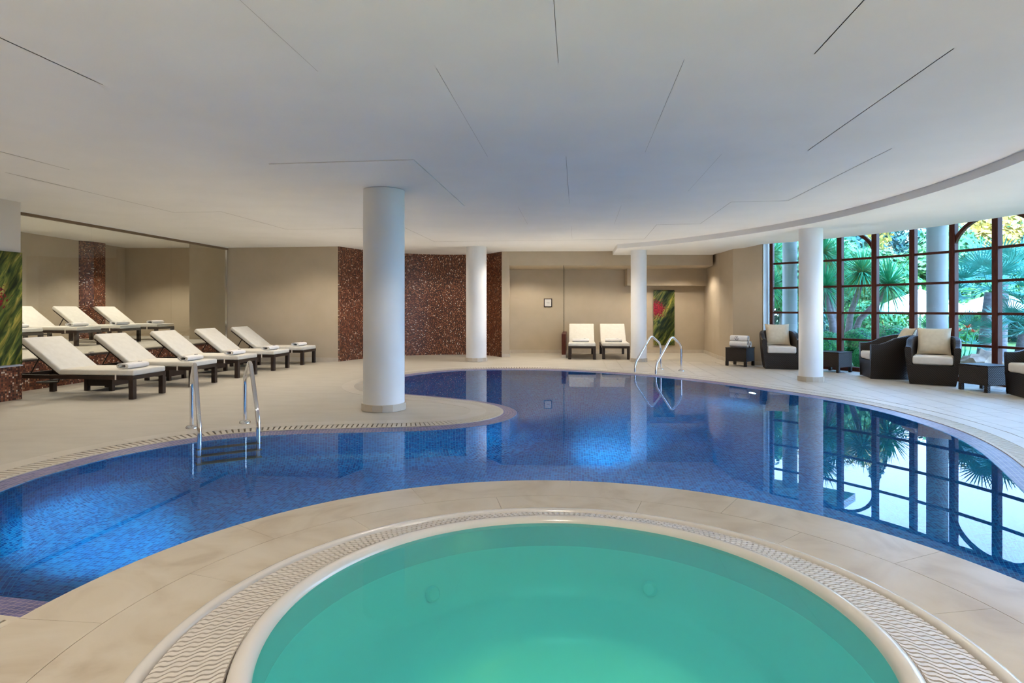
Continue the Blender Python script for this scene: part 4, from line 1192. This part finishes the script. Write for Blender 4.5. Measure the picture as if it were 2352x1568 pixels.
ros = [rosette(190, 0.80, 0.022, -0.35, 3, 0.16), rosette(210, 0.72, 0.021, -0.5, 5, 0.22)]
dry = rosette(70, 0.72, 0.019, -0.9, 9, 0.35)
def yucca(base, heads, label):
    e = empty('yucca', base); tag(e, label, 'yucca', 'yuccas outside the window')
    b = Vector(base)
    for k, (hx, hy, hz, s_) in enumerate(heads):
        h = Vector((hx, hy, hz)) - b
        mid = Vector((h.x * 0.35, h.y * 0.35, h.z * 0.55))
        mb = MB(); mb.tube([(h.x * 0.02, h.y * 0.02, -0.05), mid * 0.5, mid, h * 0.8 , h], [0.11, 0.085, 0.07, 0.06, 0.055], 10); mb.build('trunk', M['bark'], e, smooth=True)
        o = ros[k % 2].build('leaf_crown', M['yucca'], e); o.location = h; o.scale = (s_,) * 3; o.rotation_euler = (0, 0, rnd.uniform(0, 6))
        o = dry.build('lower_leaves', M['yuccadry'] if k % 2 else M['yucca'], e); o.location = h - Vector((0, 0, 0.06)); o.scale = (s_ * .95,) * 3; o.rotation_euler = (0, 0, rnd.uniform(0, 6))
yucca((8.35, 15.3, -0.12), [(9.20, 14.9, 1.80, 1.0), (8.62, 15.0, 2.10, 0.95)], 'two-headed yucca in the middle window bay beside the round shrubs')
yucca((7.75, 14.6, -0.12), [(7.55, 14.7, 1.72, 0.9), (7.95, 15.6, 2.62, 1.05)], 'yucca with a high hanging head beside the slim indoor column')
yucca((8.9, 16.6, -0.12), [(8.9, 16.7, 2.45, 1.0)], 'tall single yucca behind the two-headed one')
yucca((7.0, 17.6, -0.12), [(7.30, 17.2, 1.85, 0.8), (7.45, 17.6, 2.75, 0.9)], 'yucca behind the left outdoor column')

def leaf_cloud(n, fn, size, seed):
    """many small leaves on points from fn, one mesh"""
    q = np.random.RandomState(seed)
    pts, nrm = fn(n, q)
    t = q.normal(size=(n, 3)); t -= nrm * (t * nrm).sum(1)[:, None] * 0.6; t /= np.linalg.norm(t, axis=1)[:, None]
    b = np.cross(nrm, t); b /= np.linalg.norm(b, axis=1)[:, None]
    s_ = size * q.uniform(.6, 1.3, (n, 1))
    V = np.stack([pts - t * s_, pts + b * s_ * .5, pts + t * s_, pts - b * s_ * .5], 1).reshape(-1, 3)
    mb = MB(); mb.v = V.tolist(); mb.f = [(4 * i, 4 * i + 1, 4 * i + 2, 4 * i + 3) for i in range(n)]
    return mb
def ball(rx, ry, rz, jit=0.06):
    def f(n, q):
        v = q.normal(size=(n, 3)); v /= np.linalg.norm(v, axis=1)[:, None]
        r = 1 - np.abs(q.normal(size=(n, 1))) * jit
        return v * r * (rx, ry, rz), v / np.linalg.norm(v, axis=1)[:, None]
    return f
for k, (x, y, z, r, lb) in enumerate([(8.0, 14.0, 0.36, 0.44, 'clipped round shrub in the middle of the window view'), (9.05, 14.4, 0.40, 0.46, 'clipped round shrub behind the side-on armchair'),
                                      (7.18, 13.9, 0.32, 0.40, 'clipped round shrub just right of the slim column'), (7.75, 13.2, 0.12, 0.34, 'low clipped shrub behind the half hidden table')]):
    e = empty('round_shrub', (x, y, -0.12)); tag(e, lb, 'shrub', 'clipped round shrubs')
    o = leaf_cloud(5200, ball(r * 1.05, r, r * 0.92), 0.022, 20 + k).build('foliage', M['box'], e); o.location = (0, 0, z + 0.12); o['kind'] = 'stuff'
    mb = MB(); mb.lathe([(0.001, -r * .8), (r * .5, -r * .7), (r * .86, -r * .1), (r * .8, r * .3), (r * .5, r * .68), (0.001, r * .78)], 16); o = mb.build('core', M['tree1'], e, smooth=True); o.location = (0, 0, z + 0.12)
    mb = MB(); mb.tube([(0, 0, -0.03), (0, 0, z + .1)], 0.035, 8); mb.build('stem', M['bark'], e)

def fan_leaf():
    mb = MB(); n = 26
    for k in range(n):
        a = R(-115 + 230 * k / (n - 1)); ln = 0.52 * (0.78 + 0.22 * math.cos(a * 0.8))
        d = Vector((math.sin(a), math.cos(a), 0.12 * math.cos(a)))
        blade(mb, Vector((0, 0, 0)) + d * 0.02, d, ln, 0.017, 0.10 + 0.15 * (k % 3) / 3, 3)
    mb.tube([(0, -0.62, -0.10), (0, -0.3, 0.0), (0, 0.01, 0)], [0.012, 0.009, 0.007], 5)
    return mb
fan0 = None
def fan_palm(base, hub, n, s_, label, seed):
    global fan0
    q = random.Random(seed)
    e = empty('fan_palm', base); tag(e, label, 'palm', 'fan palms outside the window')
    h = Vector(hub) - Vector(base)
    mb = MB(); mb.tube([(0, 0, -0.05), h * 0.5, h], [0.14, 0.12, 0.10], 10); mb.build('trunk', M['bark'], e, smooth=True)
    for k in range(n):
        z = -0.35 + 1.25 * (k + 0.5) / n; a = k * 2.39996 + q.uniform(-.3, .3)
        d = Vector((math.cos(a) * math.sqrt(1 - min(.97, z * z)), math.sin(a) * math.sqrt(1 - min(.97, z * z)), z)).normalized()
        if fan0 is None: fan0 = fan_leaf().build('fan_leaf', M['fan'], e); o = fan0
        else: o = share(fan0, 'fan_leaf', e)
        y_ = d; x_ = Vector((-d.y, d.x, 0)).normalized(); z_ = x_.cross(y_)
        mt = Matrix((x_, y_, z_)).transposed() @ Matrix.Rotation(q.uniform(-.5, .5), 3, 'Y')
        o.location = h + d * 0.62 * s_; o.rotation_euler = mt.to_euler(); o.scale = (s_,) * 3
fan_palm((10.1, 13.1, -0.12), (10.2, 13.0, 1.55), 26, 1.0, 'large fan palm in the right-hand window bay', 3)
fan_palm((9.75, 11.75, -0.12), (9.85, 11.7, 0.72), 18, 0.75, 'low fan palm behind the table between the armchairs', 5)
fan_palm((9.2, 12.9, -0.12), (9.25, 12.8, 0.6), 14, 0.7, 'small fan palm behind the orange flowers', 8)
fan_palm((11.6, 14.5, -0.12), (11.7, 14.5, 2.0), 24, 1.1, 'tall fan palm at the right edge of the window view', 12)

# parasols
def parasol(base, w_, zedge, rise, label, ang=0.3):
    e = empty('parasol', base, ang); tag(e, label, 'parasol', 'white garden parasols')
    mb = MB(); n = 8; zb = zedge - base[2]
    vs = [(0, 0, zb + rise)]
    for r, z in ((0.35, rise * 0.70), (0.7, rise * 0.34), (1.0, 0.0), (1.0, -0.10)):
        for k in range(n):
            a = 2 * PI * k / n; vs.append((w_ / 2 * r * math.cos(a), w_ / 2 * r * math.sin(a), zb + z))
    fs = [(0, 1 + k, 1 + (k + 1) % n) for k in range(n)]
    for j in range(3):
        for k in range(n): fs.append((1 + j * n + k, 1 + (j + 1) * n + k, 1 + (j + 1) * n + (k + 1) % n, 1 + j * n + (k + 1) % n))
    mb.add(vs, fs); cn = mb.build('canopy', M['canvas'], e)
    mb = MB(); mb.tube([(0, 0, 0), (0, 0, zb + rise)], 0.03, 10); mb.build('pole', M['white'], e)
    mb = MB(); mb.lathe([(0.001, 0.16), (0.03, 0.13), (0.045, 0.09), (0.03, 0.05), (0.05, 0.03), (0.10, 0.0), (0.30, -0.10)], 16, (0, 0, zb + rise)); mb.build('finial', M['canvas'], cn, smooth=True)
    for k in range(n):
        a = 2 * PI * k / n; mb = MB(); mb.tube([(0.03 * math.cos(a), 0.03 * math.sin(a), zb + rise - 0.03), (w_ / 2 * math.cos(a), w_ / 2 * math.sin(a), zb - 0.03)], 0.012, 6); mb.build('rib', M['white'], cn)
    mb = MB(); mb.lathe([(0.001, 0.06), (0.3, 0.05), (0.32, 0.0)], 20); mb.build('base', M['pave'], e)
parasol((14.6, 21.8, -0.12), 3.3, 1.13, 0.74, 'white parasol beside the right outdoor column')
parasol((18.8, 23.6, -0.12), 3.3, 1.20, 0.62, 'white parasol half hidden behind the fan palms', 0.9)

# rock and orange flowers
mb = MB()
bmr = bmesh.new(); bmesh.ops.create_icosphere(bmr, subdivisions=3, radius=1)
for v in bmr.verts:
    k = 1 + 0.45 * (noise.noise(v.co * 1.7) + 0.5 * noise.noise(v.co * 4.1)); v.co = Vector((v.co.x * 0.36 * k, v.co.y * 0.26 * k, v.co.z * 0.30 * k))
mb.add([v.co for v in bmr.verts], [[v.index for v in f.verts] for f in bmr.faces]); bmr.free()
o = tag(mb.build('garden_rock', M['rock'], smooth=True), 'tan boulder outside the window behind the right-hand table', 'rock'); o.location = (8.86, 11.45, 0.12)
e = empty('strelitzia', (8.70, 11.85, -0.12)); tag(e, 'orange bird-of-paradise flowers outside the window', 'flower')
for k, (dx, dz, an) in enumerate(((0.0, 0.88, 0.2), (0.16, 0.95, -0.5), (0.28, 0.86, 0.9), (-0.12, 0.78, 1.5))):
    mb = MB(); mb.tube([(dx * .3, 0, 0), (dx * .8, 0.02, dz * .6), (dx, 0, dz)], 0.01, 6); mb.build('stalk', M['yucca'], e)
    mb = MB()
    for q in range(9):
        a = an + q * 0.7; d = Vector((math.cos(a) * 0.8, math.sin(a) * 0.8, 0.55 + 0.3 * math.sin(q * 2.1)))
        blade(mb, Vector((dx, 0, dz)), d, 0.13, 0.018, 0.1, 3)
    mb.build('petals', M['flower'], e)
mb = rosette(40, 0.55, 0.04, 0.1, 31, 0.2); o = mb.build('leaves', M['yucca'], e); o.location = (0.05, 0.1, 0.05)

# trees farther off, each its own crown and trunk
def tree(base, hgt, rad, m_, label, seed, shape='round', n=2600, leaf=0.16):
    e = empty('garden_tree', base); tag(e, label, 'tree', 'trees beyond the garden')
    if shape == 'cone':
        def f(n, q):
            t = q.uniform(0, 1, n) ** 0.7; a = q.uniform(0, 2 * PI, n); r = rad * (1 - t) ** 0.75 * (1 - np.abs(q.normal(size=n)) * .15) * (1 + .25 * np.sin(t * 40 + a * 3))
            p = np.c_[r * np.cos(a), r * np.sin(a), hgt * (0.06 + 0.94 * t)]
            return p, np.c_[np.cos(a), np.sin(a), np.full(n, .5)] / 1.118
        fn = f
    else:
        q0 = np.random.RandomState(seed)
        cs = q0.normal(size=(9, 3)) * (rad * .45, rad * .45, hgt * .17) + (0, 0, hgt * .6)
        def f(n, q):
            k = q.randint(0, 9, n); v = q.normal(size=(n, 3)); v /= np.linalg.norm(v, axis=1)[:, None]
            return cs[k] + v * rad * 0.55 * q.uniform(.75, 1.0, (n, 1)), v
        fn = f
    o = leaf_cloud(n, fn, leaf, seed).build('crown', m_, e); o['kind'] = 'stuff'
    mb = MB(); mb.tube([(0, 0, -0.1), (0.05, 0, hgt * .4), (0, 0, hgt * .75)], [0.03 * hgt, 0.022 * hgt, 0.01 * hgt], 8); mb.build('trunk', M['bark'], e, smooth=True)
TREES = [((16.2, 27.5, -.12), 4.6, 2.4, 'tree2', 'broad green tree behind the yuccas in the left bays', 'round'),
         ((20.5, 28.0, -.12), 4.8, 2.6, 'tree2', 'leafy tree behind the parasol', 'round'),
         ((13.0, 27.0, -.12), 4.4, 2.2, 'tree1', 'dark tree behind the left outdoor column', 'round'),
         ((23.2, 29.5, -.12), 5.4, 2.4, 'tree3', 'sunlit golden tree in the arched right-hand bay', 'round'),
         ((23.0, 26.5, -.12), 6.6, 1.15, 'tree1', 'dark cypress beside the golden tree', 'cone'),
         ((25.6, 28.0, -.12), 6.2, 1.3, 'tree1', 'dark cypress at the right edge of the windows', 'cone'),
         ((20.0, 33.5, -.12), 8.6, 1.7, 'tree1', 'tall cypress behind the middle bays', 'cone'),
         ((18.0, 31.0, -.12), 5.6, 3.0, 'tree3', 'pale golden tree seen above the parasol', 'round'),
         ((29.0, 28.5, -.12), 5.4, 3.0, 'tree2', 'broad green tree beyond the right edge of the windows', 'round'),
         ((10.4, 23.5, -.12), 4.6, 2.2, 'tree2', 'green tree filling the leftmost window light', 'round'),
         ((13.5, 33.0, -.12), 6.2, 3.4, 'tree1', 'large dark tree far behind the left outdoor column', 'round'),
         ((22.5, 37.0, -.12), 7.0, 3.8, 'tree1', 'large dark tree far behind the tall cypress', 'round'),
         ((29.5, 37.0, -.12), 7.0, 3.8, 'tree2', 'large green tree far behind the golden tree', 'round'),
         ((36.0, 37.0, -.12), 7.0, 4.0, 'tree1', 'large dark tree far beyond the right-hand cypress', 'round')]
for k, (b, h, r, mm, lb, sh) in enumerate(TREES):
    tree(b, h, r, M[mm], lb, 50 + k, sh, 4600 if sh == 'cone' else 5600, 0.13 if sh == 'cone' else 0.18)
# a hedge of mixed bushes closes the view low down
for k, lb in enumerate(('behind the left outdoor column', 'behind the high-headed yucca', 'left of the white parasol', 'below the white parasol', 'between the two parasols', 'below the half hidden parasol', 'behind the large fan palm', 'behind the tall fan palm')):
    x = 11.6 + 3.1 * k; y = 24.6 - 0.15 * k + (0.5 if k % 2 else 0)
    e = empty('garden_bush', (x, y, -0.12)); tag(e, 'leafy garden bush ' + lb, 'bush', 'bushes of the garden hedge')
    o = leaf_cloud(1900, ball(1.4, 1.0, 0.95, .16), 0.10, 80 + k).build('foliage', M['tree2'] if k % 3 else M['tree1'], e); o.location = (0, 0, 0.75); o['kind'] = 'stuff'
    mb = MB(); mb.tube([(0, 0, -0.02), (0, 0, 0.6)], 0.05, 6); mb.build('stem', M['bark'], e)
